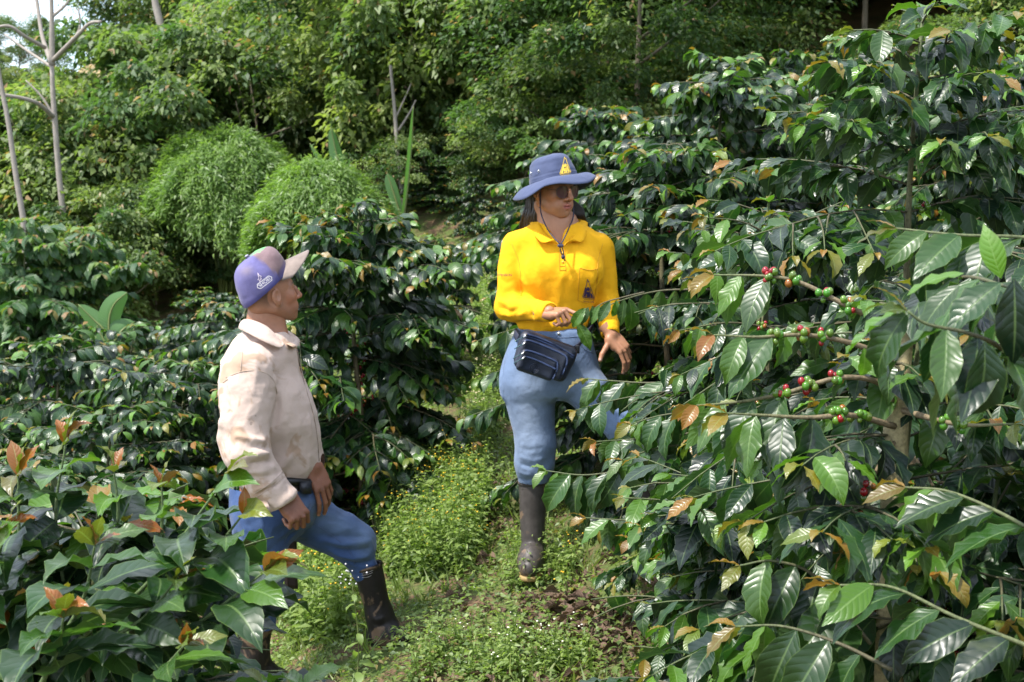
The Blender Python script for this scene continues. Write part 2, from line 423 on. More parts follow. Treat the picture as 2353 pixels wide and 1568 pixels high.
class Plant:
    """a coffee shrub grown node by node, in coordinates local to its foot"""
    def __init__(s, seed): s.rs = np.random.RandomState(seed); s.r = random.Random(seed); s.gp = 1.5; s.L = []; s.wood = MB(); s.clusters = []
    def leaf(s, p, d, up, ln, new=0., lite=0.):
        s.L.append((*p, *d, *up, ln, new, s.r.random()**s.gp, lite))
    def stem(s, pts, r0, r1, n=5, green=0, tone=None):
        k = len(pts); t = np.linspace(0, 1, k)
        V, F, uv = tube(pts, r0+(r1-r0)*t, n)
        c0 = np.array([.20, .15, .085]) if r0 > .0045 else np.array([.09, .08, .04]); c1 = np.array([.08, .12, .035])
        tt = np.concatenate([np.repeat(t, n), [0, 1]])[:, None]; c = c0+(c1-c0)*np.clip(tt*1.5-.6+green, 0, 1); c = c if tone is None else c*0+np.array(tone)
        s.wood.add(V, F, col=c, uv=uv)
    def branch(s, p0, d0, length, leafL, bare=.25, droop=.5, r0=.006, sub=.3, berries=0., hang=.6, depth=0, step=.041, newtip=.8, tiplite=.25):
        r = s.r; k = max(3, int(length/.05)); p = np.array(p0, float); d = nrm(np.array(d0, float)); pts = [p.copy()]; dirs = [d.copy()]
        for i in range(k):
            d = nrm(d+np.array([r.gauss(0, .035), r.gauss(0, .035), -droop/k+r.gauss(0, .02)])); p = p+d*length/k; pts.append(p.copy()); dirs.append(d.copy())
        pts = np.array(pts); dirs = np.array(dirs); s.stem(pts, r0, .0016, 5 if r0 > .004 else 4)
        n = max(2, int(length/step)); zup = np.array([0, 0, 1.])
        for i in range(1, n+1):
            t = i/n; q = t*k; a = min(int(q), k-1); pp = pts[a]+(pts[a+1]-pts[a])*(q-a); dd = dirs[min(a+1, k)]
            side = nrm(np.cross(dd, zup)+1e-6)
            if t < bare:
                if berries and r.random() < berries: s.clusters.append((pp, dd))
                if r.random() > .12: continue
            last = n-i
            for sg in (-1, 1):
                if r.random() < .07: continue
                hg = hang*r.uniform(-.1, 1.25)*(1 if last > 1 else .35)
                ld = nrm(dd*r.uniform(.1, .9)+side*sg*r.uniform(.45, 1)-zup*hg)
                up = nrm(zup+side*sg*.35+np.array([r.gauss(0, .38), r.gauss(0, .38)-.12, r.gauss(0, .15)]))
                sc = leafL*r.uniform(.72, 1.12)*(1 if last > 1 else (.78 if last == 1 else .55))
                new = 0. if last > 0 else (r.random()*newtip if r.random() < .42 else 0); lite = 0.
                if last == 1 and r.random() < tiplite: lite = r.uniform(.25, .8)
                elif last == 0: lite = r.uniform(.4, 1.)
                elif r.random() < .16: lite = r.uniform(.1, .5)
                s.leaf(pp+side*sg*.004, ld, up, sc, new, lite)
                if depth == 0 and sub and r.random() < sub*.5 and .15 < t < .8:
                    s.branch(pp, nrm(dd*.7+side*sg*.75+zup*.1), length*(1-t)*r.uniform(.5, .9), leafL, bare=0, droop=droop, r0=.003, sub=0, hang=hang, depth=1, newtip=newtip)
            if last == 0 and r.random() < .8:
                s.leaf(pp, nrm(dd+zup*.5+side*r.uniform(-.3, .3)), nrm(zup-dd*.5), leafL*r.uniform(.25, .45), newtip*r.uniform(.3, 1), .8)
    def grow(s, H, R, leafL, lean=(0, 0), dz=.075, z0=.12, bare=.3, droop=.55, trunk=.02, sub=.35, berries=0., hang=.6, top=.35, keep=None, newtip=.8, phase=0., ext=1.0):
        r = s.r; k = max(6, int(H/.1)); t = np.linspace(0, 1, k)
        tr = np.stack([lean[0]*t+.02*np.sin(t*7+phase), lean[1]*t+.02*np.cos(t*6), t*H], -1)
        s.stem(tr, trunk, .004, 8)
        z = z0*H; a = r.uniform(0, 3)
        while z < H*.985:
            q = z/H; p = np.array([np.interp(q, t, tr[:, j]) for j in range(3)])
            prof = (.12+.88*math.sin(math.pi/2*min(1, (1-q)/(1-top*.6)))**.75) if q > top else .80+.2*q/top
            for sg in (0, math.pi):
                b = a+sg+r.gauss(0, .2); Lb = R*prof*r.uniform(.8, 1.15); el = .05+.65*q**2+r.gauss(0, .15)
                d = np.array([math.cos(b), math.sin(b), math.tan(el*.8)])
                if keep is not None:
                    for q_ in (1., .8, .6, .42, .25):
                        e = p+nrm(d)*Lb*q_-[0, 0, droop*Lb*q_*.4]
                        if not keep(e): break
                    Lb *= q_
                    if q_ < .3: continue
                s.branch(p, d, Lb, leafL, bare=bare*(1-q)*1.4, droop=droop*(1.2-.4*q), r0=max(.0028, .008*(1-q)), sub=sub, berries=berries, hang=hang, newtip=newtip)
            a += math.pi/2+r.gauss(0, .3); z += dz*(1 if q < .8 else .7)
        p = tr[-1]
        for j in range(4):
            b = a+j*math.pi/2; s.leaf(p, nrm(np.array([math.cos(b), math.sin(b), .55-.2*(j > 1)])), np.array([-math.cos(b)*.6, -math.sin(b)*.6, 1]), leafL*(.55 if j < 2 else .85), .5*newtip if j < 2 else 0, .8)
    def build(s, name, lod, loc, label=None, group=None, cat='coffee bush', mat=None, cull=None, rz=0, berries_red=.15, foliage='foliage', link=True):
        root = empty(name, loc, rz); tag(root, label, cat, group); ch = []
        A = np.array(s.L)
        if cull is not None:
            for q in (.05, .55, .95): A = A[~cull(A[:, :3]+np.asarray(loc)+nrm(nrm(A[:, 3:6])-[0, 0, .35*q])*A[:, 9:10]*q)]
        tint = A[:, [10, 11, 12]]
        V, F, uv, col = scatter(LEAF[lod], A[:, :3], A[:, 3:6], A[:, 6:9], A[:, 9], tint, s.rs)
        ch.append(local(foliage, V, F, mat or COFFEE, root, uv=uv, col=col))
        w = s.wood; ch.append(local('trunk', np.vstack(w.V), w.F, TWIGCOL, root, uv=np.vstack(w.U), col=np.vstack(w.C)))  # trunk, branches and twigs merged into one mesh
        for (p, d) in s.clusters[:90]:
            V, F, c = cherry_cluster(s.r, d, berries_red)
            o = local('cherry_cluster', V+p, F, CHERRY, root, col=c); ch.append(o)
        kids[root.name] = ch
        return root
TWIGCOL = plain('twig_bark', (1, 1, 1), .7, 140, .5, .8, .003, usecol=True)
CHERRY = plain('cherry_skin', (1, 1, 1), .22, 20, .25, 0, spec=.6, usecol=True)
def ico(n=1):
    import bmesh
    bm = bmesh.new(); bmesh.ops.create_icosphere(bm, subdivisions=n, radius=1)
    V = np.array([v.co for v in bm.verts]); F = np.array([[v.index for v in f.verts] for f in bm.faces]); bm.free(); return V, F
ICO1, ICO2 = ico(1), ico(2)
def cherry_cluster(r, d, red=.15, n=None, size=.0068):
    mb = []; fs = []; cs = []; k = 0; n = n or r.randint(6, 12); d = nrm(d)
    side = nrm(np.cross(d, [0, 0, 1.])+1e-6); up = np.cross(side, d)
    for i in range(n):
        a = i/n*6.28+r.uniform(-.4, .4); c = d*r.uniform(-.014, .014)+(side*math.cos(a*1.7)+up*math.sin(a*1.7))*r.uniform(.006, .013)
        s = size*r.uniform(.75, 1.15); V = ICO2[0]*np.array([s, s*.95, s*1.2])+c
        mb.append(V); fs.append(ICO2[1]+k); k += len(V)
        q = r.random(); col = (.20+.08*r.random(), .005, .010) if q < red else ((.25, .09, .015) if q < red*1.25 else (.05+.05*r.random(), .13+.08*r.random(), .015))
        cs.append(np.tile(col, (len(V), 1)))
    return np.vstack(mb), np.vstack(fs), np.vstack(cs)

# outlines that no shrub grows across: the two people (shrubs are pruned around where they stand)
def inpoly(x, y, poly):
    poly = np.asarray(poly, float); ins = np.zeros(len(x), bool); j = len(poly)-1
    for i in range(len(poly)):
        c = ((poly[i, 1] > y) != (poly[j, 1] > y)) & (x < (poly[j, 0]-poly[i, 0])*(y-poly[i, 1])/(poly[j, 1]-poly[i, 1]+1e-9)+poly[i, 0]); ins ^= c; j = i
    return ins
WOMAN = [(1130, 340), (1400, 340), (1400, 520), (1435, 690), (1470, 760), (1480, 860), (1400, 905), (1280, 900), (1290, 1000), (1300, 1340), (1130, 1350), (1100, 700)]
MAN = [(520, 560), (720, 560), (730, 760), (780, 1100), (860, 1190), (960, 1500), (700, 1500), (640, 1240), (560, 1200), (480, 1150), (440, 900)]
PATH = [(1100, 560), (1210, 600), (1180, 1000), (1290, 1000), (1420, 1050), (1290, 1300), (1500, 1500), (1330, 1560), (700, 1560), (720, 1330), (1060, 1100), (1120, 900), (1100, 700)]
def prune(Ymax=99, woman=True, man=True, path=True, extra=()):
    def f(P):
        x, y, dep = proj(P); m = np.zeros(len(x), bool)
        if woman: m |= inpoly(x, y, WOMAN)
        if man: m |= inpoly(x, y, MAN)
        if path: m |= inpoly(x, y, PATH)
        for e in extra: m |= inpoly(x, y, e)
        return m & (dep < Ymax)
    return f
def foot(px, Y): x = (px-W0/2)/F0*Y; return np.array([x, Y, grd(x, Y)-.02])
def heightto(px, py, Y): return at(px, py, Y)[2]-grd((px-W0/2)/F0*Y, Y)

# ------------------------------------------------------------------ coffee shrubs
GR = 'coffee bushes of the plantation'
if 'bush' not in SKIP:
    # px of trunk, py of top, Y, radius, leaf length, lod, seed, label, opts
    near = [
     ('near_right', 2062, 560, 2.75, .72, .135, 0, 11, 'coffee bush with pale trunk and ripe cherries at the right edge', dict(berries=.75, trunk=.024, bare=.5, hang=.9, sub=.4, lean=(.06, .0), dz=.085)),
     ('tall_right', 2098, -60, 3.65, .85, .125, 0, 12, 'tallest coffee bush, its leafy tip reaching the top edge at upper right', dict(berries=.4, trunk=.02, bare=.3, hang=.8, sub=.5, top=.5, dz=.07)),
     ('mid_right', 1757, 400, 4.55, .78, .118, 0, 13, 'coffee bush with green cherries along its inner branches, just right of the woman', dict(berries=.8, trunk=.019, bare=.42, hang=.8, sub=.5, dz=.065)),
     ('low_right', 1820, 990, 3.35, .85, .13, 0, 14, 'low coffee bush with large hanging leaves at the bottom right', dict(berries=.35, trunk=.018, bare=.15, hang=1., sub=.6, z0=.05, dz=.06)),
     ('corner_right', 2300, 1000, 2.65, .72, .15, 0, 15, 'coffee bush with the biggest leaves in the bottom right corner', dict(berries=.3, trunk=.018, bare=.1, hang=1., sub=.5, z0=.05, dz=.07)),
     ('front_left', 190, 1065, 2.75, .80, .18, 0, 16, 'dense young coffee bush low in the bottom left corner, under the bronze-tipped shoots', dict(trunk=.014, bare=.0, hang=.6, sub=.6, droop=.35, z0=.2, dz=.062, newtip=1.3, top=.5)),
     ('front_small', 660, 1470, 2.35, .34, .12, 0, 17, 'small low coffee plant at the bottom edge in front of the muddy boot', dict(trunk=.008, bare=0, hang=.5, sub=.2, z0=.3, dz=.07, droop=.2)),
     ('behind_man', 820, 440, 6.9, .86, .135, 1, 18, 'rounded coffee bush with red cherries directly behind the man in the cap', dict(berries=.65, trunk=.02, bare=.22, hang=.7, sub=.75, top=.6, dz=.047, z0=.03)),
     ('behind_man2', 1010, 520, 8.8, .75, .13, 1, 19, 'coffee bush at the path edge behind the rounded bush, left of the woman', dict(bare=.2, hang=.7, sub=.6, top=.6, dz=.06)),
     ('back_right', 1655, 95, 6.4, 1.0, .13, 1, 20, 'coffee bush with a pointed crown standing uphill against the dark forest', dict(bare=.2, hang=.7, sub=.6, top=.4, dz=.06)),
     ('back_right2', 1400, 215, 8.4, 1.0, .13, 1, 21, 'coffee bush rising behind the blue hat at the end of the right row', dict(bare=.1, hang=.7, sub=.6, top=.6, dz=.06)),
     ('upper_mid', 1530, 300, 5.9, .85, .125, 1, 22, 'coffee bush between the blue hat and the pointed crown bush', dict(berries=.5, bare=.25, hang=.7, sub=.6, top=.5, dz=.06)),
     ('left_near', 130, 745, 7.6, .95, .135, 1, 23, 'coffee bush with a bare yellowish stem at the left edge behind the young bush', dict(berries=.5, bare=.3, hang=.7, sub=.6, top=.6, dz=.06)),
     ('left_near2', 420, 800, 7.2, .85, .135, 1, 24, 'coffee bush in the left row right behind the back of the man', dict(bare=.1, hang=.7, sub=.6, top=.6, dz=.06)),
     ('left_mid', 560, 660, 9.0, .95, .13, 1, 25, 'coffee bush whose top shows left of the purple cap', dict(bare=.1, hang=.7, sub=.6, top=.6, dz=.06)),
    ]
    GAP = [(1390, 700), (1490, 750), (1500, 900), (1420, 960), (1390, 900)]
    PR = {'near_right': prune(extra=[[(1380, 500), (1900, 400), (1900, 900), (1500, 1000)]]), 'tall_right': prune(), 'mid_right': prune(5.6, extra=[GAP]), 'low_right': prune(), 'corner_right': prune(), 'front_left': prune(path=False, extra=[[(430, 600), (640, 600), (640, 1290), (560, 1120), (440, 1060)], [(200, 0), (640, 0), (640, 1040), (200, 1000)], [(620, 1330), (720, 1330), (720, 1560), (560, 1560)]]),
          'front_small': prune(path=False, extra=[[(0, 1200), (1200, 1200), (1200, 1425), (0, 1425)]]), 'upper_mid': (lambda P, a=prune(5.62), b=prune(woman=False, man=False, path=False, extra=[GAP]): a(P) | b(P)), 'back_right2': prune(woman=False, man=False, path=False, extra=[GAP]), 'behind_man': prune(woman=True, man=False, path=False, extra=[[(1110, 500), (1250, 500), (1250, 1200), (1110, 1200)]]), 'behind_man2': prune(man=False, path=False, extra=[[(1130, 600), (1250, 600), (1250, 1200), (1130, 1200)]])}
    for (key, px, py, Y, R, LL, lod, sd, lab, op) in near:
        P = Plant(sd); f = foot(px, Y); H = max(.4, heightto(px, py, Y)-.07)
        if key == 'near_right': f = foot(2050, Y)
        cf = PR.get(key); kp = (lambda e, cf=cf, f=f: bool(cf(np.array([e])+f)[0])) if cf is not None else None
        P.grow(H, R, LL, keep=kp, **op)
        P.build('coffee_bush', lod, f, lab, GR, cull=PR.get(key), berries_red=.28 if key in ('near_right', 'behind_man') else .12)
    # rows further off share a few bushes
    protos = []
    for i in range(4):
        P = Plant(60+i); P.grow([1.25, 1.45, 1.6, 1.35][i], [.85, .9, .8, .95][i], .135, bare=.05, hang=.7, sub=.6, top=.6, dz=.085); protos.append(P)
    far = [  # px, py top, Y, label
     (300, 690, 9.6, 'coffee bush beside the banana leaves in the left row'),
     (30, 760, 8.7, 'coffee bush cut by the left edge above the young bush'),
     (470, 610, 11.2, 'small far coffee bush under the dark undergrowth, left of the cap'),
     (700, 600, 10.8, 'coffee bush showing between the cap and the rounded bush'),
     (1090, 400, 12.3, 'coffee bush at the far end of the path'),
     (1190, 380, 11.4, 'coffee bush behind the woman\'s right shoulder'),
     (1000, 440, 13.0, 'farthest coffee bush below the banana plant'),
     (1290, 330, 13.6, 'farthest coffee bush, just above the blue hat'),
     (1850, 60, 8.4, 'coffee bush uphill between the pointed crown bush and the tallest one'),
     (1960, 40, 9.8, 'small coffee bush uphill, left of the tip of the tallest bush'),
     (2330, 30, 5.9, 'coffee bush cut by the right edge in the top right corner'),
     (2240, 60, 7.6, 'coffee bush behind the tallest one at upper right'),
     (1480, 250, 10.5, 'coffee bush half hidden behind the end of the right row'),
     (1900, 330, 6.2, 'coffee bush in the middle of the right row under the tallest one'),
     (2330, 420, 4.6, 'coffee bush at the right edge below the tallest one'),
     (600, 860, 8.2, 'low coffee bush behind the man at elbow height'),
     (240, 850, 6.6, 'dark coffee bush between the left row and the young bush'),
     (20, 960, 6.0, 'low dark coffee bush at the left edge behind the bronze leaves'),
    ]
    used = {}
    for i, (px, py, Y, lab) in enumerate(far):
        k = i % 4; f = foot(px, Y)
        H = max(.5, heightto(px, py, Y)-.16); s = H/[1.25, 1.45, 1.6, 1.35][k]
        if k not in used: r = used[k] = protos[k].build('coffee_bush', 1, (0, 0, 0), None, None)
        else: r = copy_tree(used[k])
        tag(r, lab, 'coffee bush', GR); r.location = f; r.rotation_euler = (0, 0, i*1.9); r.scale = (min(s, 1.15)**.6, min(s, 1.15)**.6, s)
        if px > 1000 and px < 1250: r.scale = (s*.8, s*.8, s)

    # the long branches that reach out from the right row
    P = Plant(91); r = P.r
    def reach(pts, LL, n_from=.35, r0=.0045, gap=.05, hang=.6, new=.8, berr=(), lite=.2, tipn=2, fwd=(.3, .8), sd=(.4, .9), tone=None):
        """a branch through given points, leaves in pairs from n_from to its tip, berries at given places"""
        Q = spline(pts, 24); P.stem(Q, r0, .0018, 6, tone=tone); seg = np.linalg.norm(np.diff(Q, axis=0), axis=1); L = seg.sum(); n = int(L/gap); zup = np.array([0, 0, 1.])
        cum = np.concatenate([[0], np.cumsum(seg)])
        T = nrm(np.gradient(Q, axis=0))
        for i in range(n+1):
            t = i/n; s = t*L; pp = np.array([np.interp(s, cum, Q[:, j]) for j in range(3)]); dd = nrm(np.array([np.interp(s, cum, T[:, j]) for j in range(3)]))
            for (a, b, red) in berr:
                if a <= t <= b: P.clusters.append((pp, dd))
            if t < n_from: continue
            side = nrm(np.cross(dd, zup)); last = n-i
            for sg in (-1, 1):
                ld = nrm(dd*r.uniform(*fwd)+side*sg*r.uniform(*sd)-zup*hang*r.uniform(.6, 1.5)*(1 if last else .3))
                P.leaf(pp, ld, nrm(zup+side*sg*.4+np.array([r.gauss(0, .35), -.1+r.gauss(0, .35), 0])), LL*(1 if last > 1 else .8 if last else .5)*r.uniform(.85, 1.1), (new*r.random() if last == 0 else 0), lite*r.random() if last > 1 else r.uniform(.15, .7))
        P.leaf(Q[-1], nrm(T[-1]+zup*.5), nrm(zup-T[-1]*.4), LL*.4, new*.8, .7)
    # each is a limb of the bush with the drooping branches
    f = foot(1757, 4.55)
    def A(px, py, Y): return at(px, py, Y)
    reach([A(1757, 660, 4.6), A(1640, 665, 4.8), A(1520, 668, 5.0), A(1430, 690, 5.12), A(1370, 715, 5.14)], .135, .40, gap=.07, hang=.75, berr=[(.12, .3, .1)])
    reach([A(1770, 880, 4.4), A(1620, 870, 4.5), A(1500, 880, 4.6), A(1400, 875, 4.7), A(1345, 870, 4.75)], .155, .25, gap=.05, hang=.7)
    reach([A(1760, 1000, 4.2), A(1640, 985, 4.3), A(1560, 1000, 4.3), A(1450, 1010, 4.35), A(1370, 1015, 4.35)], .14, .25, gap=.055, hang=.6)
    reach([A(1700, 1080, 4.1), A(1560, 1075, 4.15), A(1440, 1082, 4.2), A(1340, 1092, 4.25), A(1255, 1082, 4.3)], .155, .55, gap=.04, hang=1.2, r0=.0045, new=.1)
    reach([A(1760, 1160, 4.0), A(1640, 1190, 4.05), A(1520, 1200, 4.1), A(1420, 1195, 4.1), A(1345, 1190, 4.15)], .135, .25, gap=.07, hang=.9)
    reach([A(1780, 1290, 3.9), A(1650, 1270, 3.9), A(1560, 1240, 3.95), A(1450, 1240, 4.0)], .13, .2, gap=.07, hang=.9)
    reach([A(1730, 1035, 4.1), A(1620, 1022, 4.12), A(1510, 1030, 4.15), A(1430, 1058, 4.2)], .155, .2, gap=.045, hang=.8)
    reach([A(1720, 960, 4.1), A(1620, 945, 4.12), A(1520, 955, 4.15), A(1450, 975, 4.2)], .15, .3, gap=.05, hang=.8)
    reach([A(1730, 1110, 4.0), A(1640, 1105, 4.0), A(1550, 1120, 4.05), A(1480, 1150, 4.1)], .15, .2, gap=.05, hang=.8)
    for (x0, y0, x1, y1, Y) in [(1800, 560, 1620, 500, 4.4), (1790, 620, 1600, 640, 4.3), (1800, 760, 1560, 760, 4.2), (1800, 820, 1570, 930, 4.15), (1790, 920, 1600, 1010, 4.0), (1780, 1060, 1600, 1110, 3.9)]:
        reach([A(x0, y0, Y), A((x0+x1)/2, (y0+y1)/2-18, Y-.05), A(x1, y1, Y-.1)], .13, .35, gap=.065, hang=.8, berr=[(.1, .35, .2)])
    P.stem([f+[0, 0, .02], A(1762, 1000, 4.5), A(1755, 640, 4.6)], .02, .012, 8)
    for i, l in enumerate(P.L): P.L[i] = tuple(np.array(l[:3])-f)+tuple(l[3:])
    P.wood.V = [v-f for v in P.wood.V]; P.clusters = [(p-f, d) for p, d in P.clusters]
    P.build('coffee_bush', 0, f, 'coffee bush whose long branches reach across to the woman\'s hand and boot', GR, berries_red=.1,
            cull=prune(woman=False, path=False, extra=[[(1130, 340), (1400, 340), (1410, 560), (1425, 660), (1450, 750), (1465, 840), (1390, 835), (1350, 850), (1150, 1000)]]))
    # shoots of the young bush in the corner, bronze leaves at their tips
    P = Plant(93); P.gp = 3.; r = P.r; f = foot(330, 2.5)
    for (pts, LL, up) in [([(200, 1600, 2.6), (130, 1230, 2.6), (150, 1022, 2.6)], .20, 1), ([(60, 1600, 2.5), (45, 1260, 2.5), (42, 1095, 2.5)], .19, 1), ([(170, 1480, 2.5), (330, 1350, 2.45), (430, 1220, 2.42), (525, 1088, 2.4)], .19, 0),
                          ([(300, 1450, 2.45), (470, 1290, 2.4), (558, 1183, 2.38)], .20, 0), ([(330, 1520, 2.35), (480, 1415, 2.3), (608, 1314, 2.28)], .20, 0), ([(120, 1500, 2.3), (190, 1380, 2.25), (218, 1254, 2.2)], .18, 0), ([(250, 1620, 2.2), (370, 1540, 2.15), (423, 1484, 2.1)], .16, 0),
                          ([(80, 1600, 2.2), (130, 1500, 2.15), (146, 1420, 2.1)], .18, 0), ([(230, 1400, 2.6), (270, 1200, 2.6), (262, 1085, 2.6)], .18, 1), ([(330, 1400, 2.6), (370, 1220, 2.6), (372, 1120, 2.6)], .17, 1), ([(-60, 1500, 2.4), (-20, 1350, 2.4), (10, 1230, 2.4)], .19, 0), ([(200, 1500, 2.3), (330, 1420, 2.3), (400, 1340, 2.28)], .18, 0)]:
        reach([A(*q) for q in pts], LL*.93, .12 if not up else .3, r0=.0050, gap=.048, hang=.22 if not up else .1, new=.3, lite=.12, fwd=(.6, 1.1) if not up else (.1, .5), sd=(.5, .9), tone=(.09, .14, .045))
        T_ = nrm(A(*pts[-1])-A(*pts[-2])); tp = A(*pts[-1])
        for j in range(2 if r.random() < .7 else 1): P.leaf(tp, nrm(T_*.9+np.array([(-1)**j*r.uniform(.15, .5), r.gauss(0, .2), r.uniform(-.1, .4)])), nrm(np.array([(-1)**j*-.3, r.gauss(-.3, .4), .6])), LL*r.uniform(.26, .42), r.uniform(.6, 1.), 0)
    for i, l in enumerate(P.L): P.L[i] = tuple(np.array(l[:3])-f)+tuple(l[3:])
    P.wood.V = [v-f for v in P.wood.V]
    P.build('coffee_bush', 0, f, 'vigorous young coffee shoots with orange-bronze tips, in the bottom left corner', GR, cull=prune(woman=False, man=False, path=False, extra=[[(570, 1000), (780, 1060), (780, 1235), (655, 1240), (600, 1170)]]))
    # near bush: fruiting limbs and big leaves close to us
    P = Plant(92); P.gp = 2.5; r = P.r; f = foot(2058, 2.72)
    P.stem(np.array([f, A(2052, 1240, 2.7), A(2058, 1000, 2.7), A(2066, 860, 2.7), A(2080, 720, 2.72)]), .030, .020, 12, tone=(.40, .33, .17))
    reach([A(2050, 925, 2.68), A(2020, 880, 2.66), A(1930, 868, 2.62), A(1800, 905, 2.6), A(1690, 925, 2.6), A(1600, 932, 2.6)], .14, .62, r0=.0075, berr=[(.32, .72, .2)], hang=.9)
    reach([A(2056, 830, 2.7), A(1960, 790, 2.66), A(1850, 770, 2.64), A(1740, 775, 2.62), A(1640, 770, 2.62)], .14, .62, r0=.007, berr=[(.3, .75, .4)], hang=.9)
    reach([A(2062, 760, 2.7), A(1950, 705, 2.7), A(1840, 650, 2.72), A(1760, 635, 2.74), A(1640, 632, 2.78)], .14, .6, r0=.007, berr=[(.2, .8, .15)], hang=.9)
    reach([A(2055, 980, 2.68), A(1960, 955, 2.6), A(1860, 960, 2.56), A(1760, 955, 2.54), A(1670, 950, 2.52)], .15, .55, r0=.007, berr=[(.2, .5, .1)], hang=1.)
    reach([A(2062, 940, 2.7), A(2200, 975, 2.5), A(2330, 975, 2.4)], .15, .9, r0=.007, berr=[(.5, .8, .3)])
    reach([A(2065, 1000, 2.7), A(2010, 1090, 2.6), A(1990, 1180, 2.55), A(1960, 1240, 2.5)], .14, .9, r0=.005, berr=[(.45, .85, .5)], hang=1.)
    reach([A(2100, 700, 2.7), A(2200, 640, 2.3), A(2300, 655, 2.05), A(2420, 700, 1.9)], .15, .3, r0=.0042, hang=.6, lite=.25)
    reach([A(2420, 900, 2.0), A(2300, 800, 1.95), A(2220, 765, 1.9), A(2130, 745, 1.88), A(2085, 715, 1.88)], .15, .3, gap=.06, r0=.0042, hang=.75, lite=.25)
    reach([A(2420, 560, 2.3), A(2340, 545, 2.3), A(2200, 540, 2.3), A(2060, 525, 2.35)], .14, .1, gap=.05, r0=.004, hang=.5, lite=.2, fwd=(.5, 1.), tone=(.11, .13, .05))
    reach([A(2400, 1500, 2.1), A(2200, 1420, 2.15), A(2050, 1350, 2.2), A(1930, 1345, 2.2)], .155, .1, gap=.05, r0=.004, hang=.5, lite=.15, fwd=(.5, 1.), tone=(.11, .13, .05))
    reach([A(2420, 1250, 2.2), A(2300, 1180, 2.25), A(2180, 1130, 2.3), A(2080, 1120, 2.35)], .15, .1, gap=.05, r0=.004, hang=.5, lite=.15, fwd=(.5, 1.), tone=(.11, .13, .05))
    reach([A(2000, 1480, 2.5), A(1880, 1330, 2.5), A(1780, 1290, 2.5), A(1700, 1300, 2.5)], .15, .1, gap=.05, r0=.004, hang=.9, lite=.2)
    reach([A(2050, 1540, 2.3), A(1930, 1480, 2.35), A(1800, 1440, 2.4), A(1690, 1440, 2.45)], .15, .1, gap=.05, r0=.004, hang=.9, lite=.2)
    for (px, py, Y, d, u, L_, lt) in [(2262, 785, 1.86, (.05, -.15, -1), (.15, -1, .1), .125, 0), (2330, 640, 1.9, (.05, -.1, -1), (-.2, -1, .1), .13, 0), (2088, 715, 1.9, (-.62, -.1, -.75), (-.3, -.7, .55), .12, .1), (2085, 708, 1.92, (-.85, .1, -.45), (-.1, -.2, 1), .11, .7),
                                      (2215, 628, 2.0, (-.95, -.1, -.12), (0, -.3, 1), .10, .75), (2300, 640, 2.0, (-.35, -.1, .95), (-.3, -1, -.2), .085, .9), (2205, 655, 1.95, (-.75, -.2, -.6), (-.2, -.5, .8), .10, .15), (2300, 650, 1.92, (-.8, -.3, -.5), (0, -.6, .8), .11, 0), (2150, 745, 1.9, (.1, .2, -1), (.3, -1, .1), .10, 0),
                                      (1985, 800, 2.0, (.1, -.2, -1), (.2, -1, 0), .05, .8), (2240, 560, 2.3, (-.4, -.2, -.85), (-.3, -.8, .3), .13, .2), (2120, 540, 2.35, (.1, -.2, -.95), (.2, -.9, .3), .13, .1)]:
        P.leaf(A(px, py, Y), nrm(np.array(d)), nrm(np.array(u)), L_, 0, lt)
    for i, l in enumerate(P.L): P.L[i] = tuple(np.array(l[:3])-f)+tuple(l[3:])
    P.wood.V = [v-f for v in P.wood.V]; P.clusters = [(p-f, d) for p, d in P.clusters]
    P.build('coffee_bush', 0, f, 'coffee bush with ridged yellowish trunk and fruiting limbs nearest to us at the right', GR, berries_red=.24, cull=prune(path=False, extra=[[(1380, 700), (1540, 740), (1540, 1000), (1380, 1000)]]))

# ------------------------------------------------------------------ forest
def crown(seed, R, H, clumps, per, leaf, tpl, tint_bias=0., flat=.9, drape=0.):
    """leafy crown, base at z=0: clumps of leaves over an uneven volume"""
    rs = np.random.RandomState(seed); Ps, Ds, Us = [], [], []; T = []
    for i in range(clumps):
        a = rs.uniform(0, 2*np.pi); q = rs.uniform(0, 1)**.8; h = q*H
        rad = R*(.35+.75*math.sin(math.pi*min(.98, q*.82+.13)))*rs.uniform(.45, 1.08)
        c = np.array([rad*math.cos(a), rad*math.sin(a), h]); cr = rs.uniform(.16, .5)*R*.55
        n = int(per*2.4*rs.uniform(.6, 1.4)); v = nrm(rs.normal(size=(n, 3))); v[:, 2] = np.abs(v[:, 2])*.9-.25
        rr = cr*rs.uniform(.6, 1.05, n)[:, None]; p = c+v*rr*np.array([1, 1, flat])
        if drape: p[:, 2] -= drape*rs.uniform(0, 1, n)**2*cr*3
        out = nrm(np.array([c[0], c[1], .3]))
        Ps.append(p); Ds.append(nrm(v*[1, 1, .3]+rs.normal(size=(n, 3))*.45+out*.4-[0, 0, .45])); Us.append(nrm(v*.6+[0, 0, .8]+rs.normal(size=(n, 3))*.4))
        t = np.zeros((n, 3)); t[:, 0] = (rs.uniform(0, 1, n) < .03)*.8; t[:, 1] = np.clip(rs.uniform(0, 1)*.6+rs.uniform(0, .4, n), 0, 1); t[:, 2] = np.clip(rs.uniform(-.3, .6)+rs.uniform(-.1, .25, n)+tint_bias, 0, 1); T.append(t)
    P, D, U, T = map(np.vstack, (Ps, Ds, Us, T))
    return scatter(tpl, P, D, U, leaf*.62*rs.uniform(.6, 1.35, len(P)), T, rs)
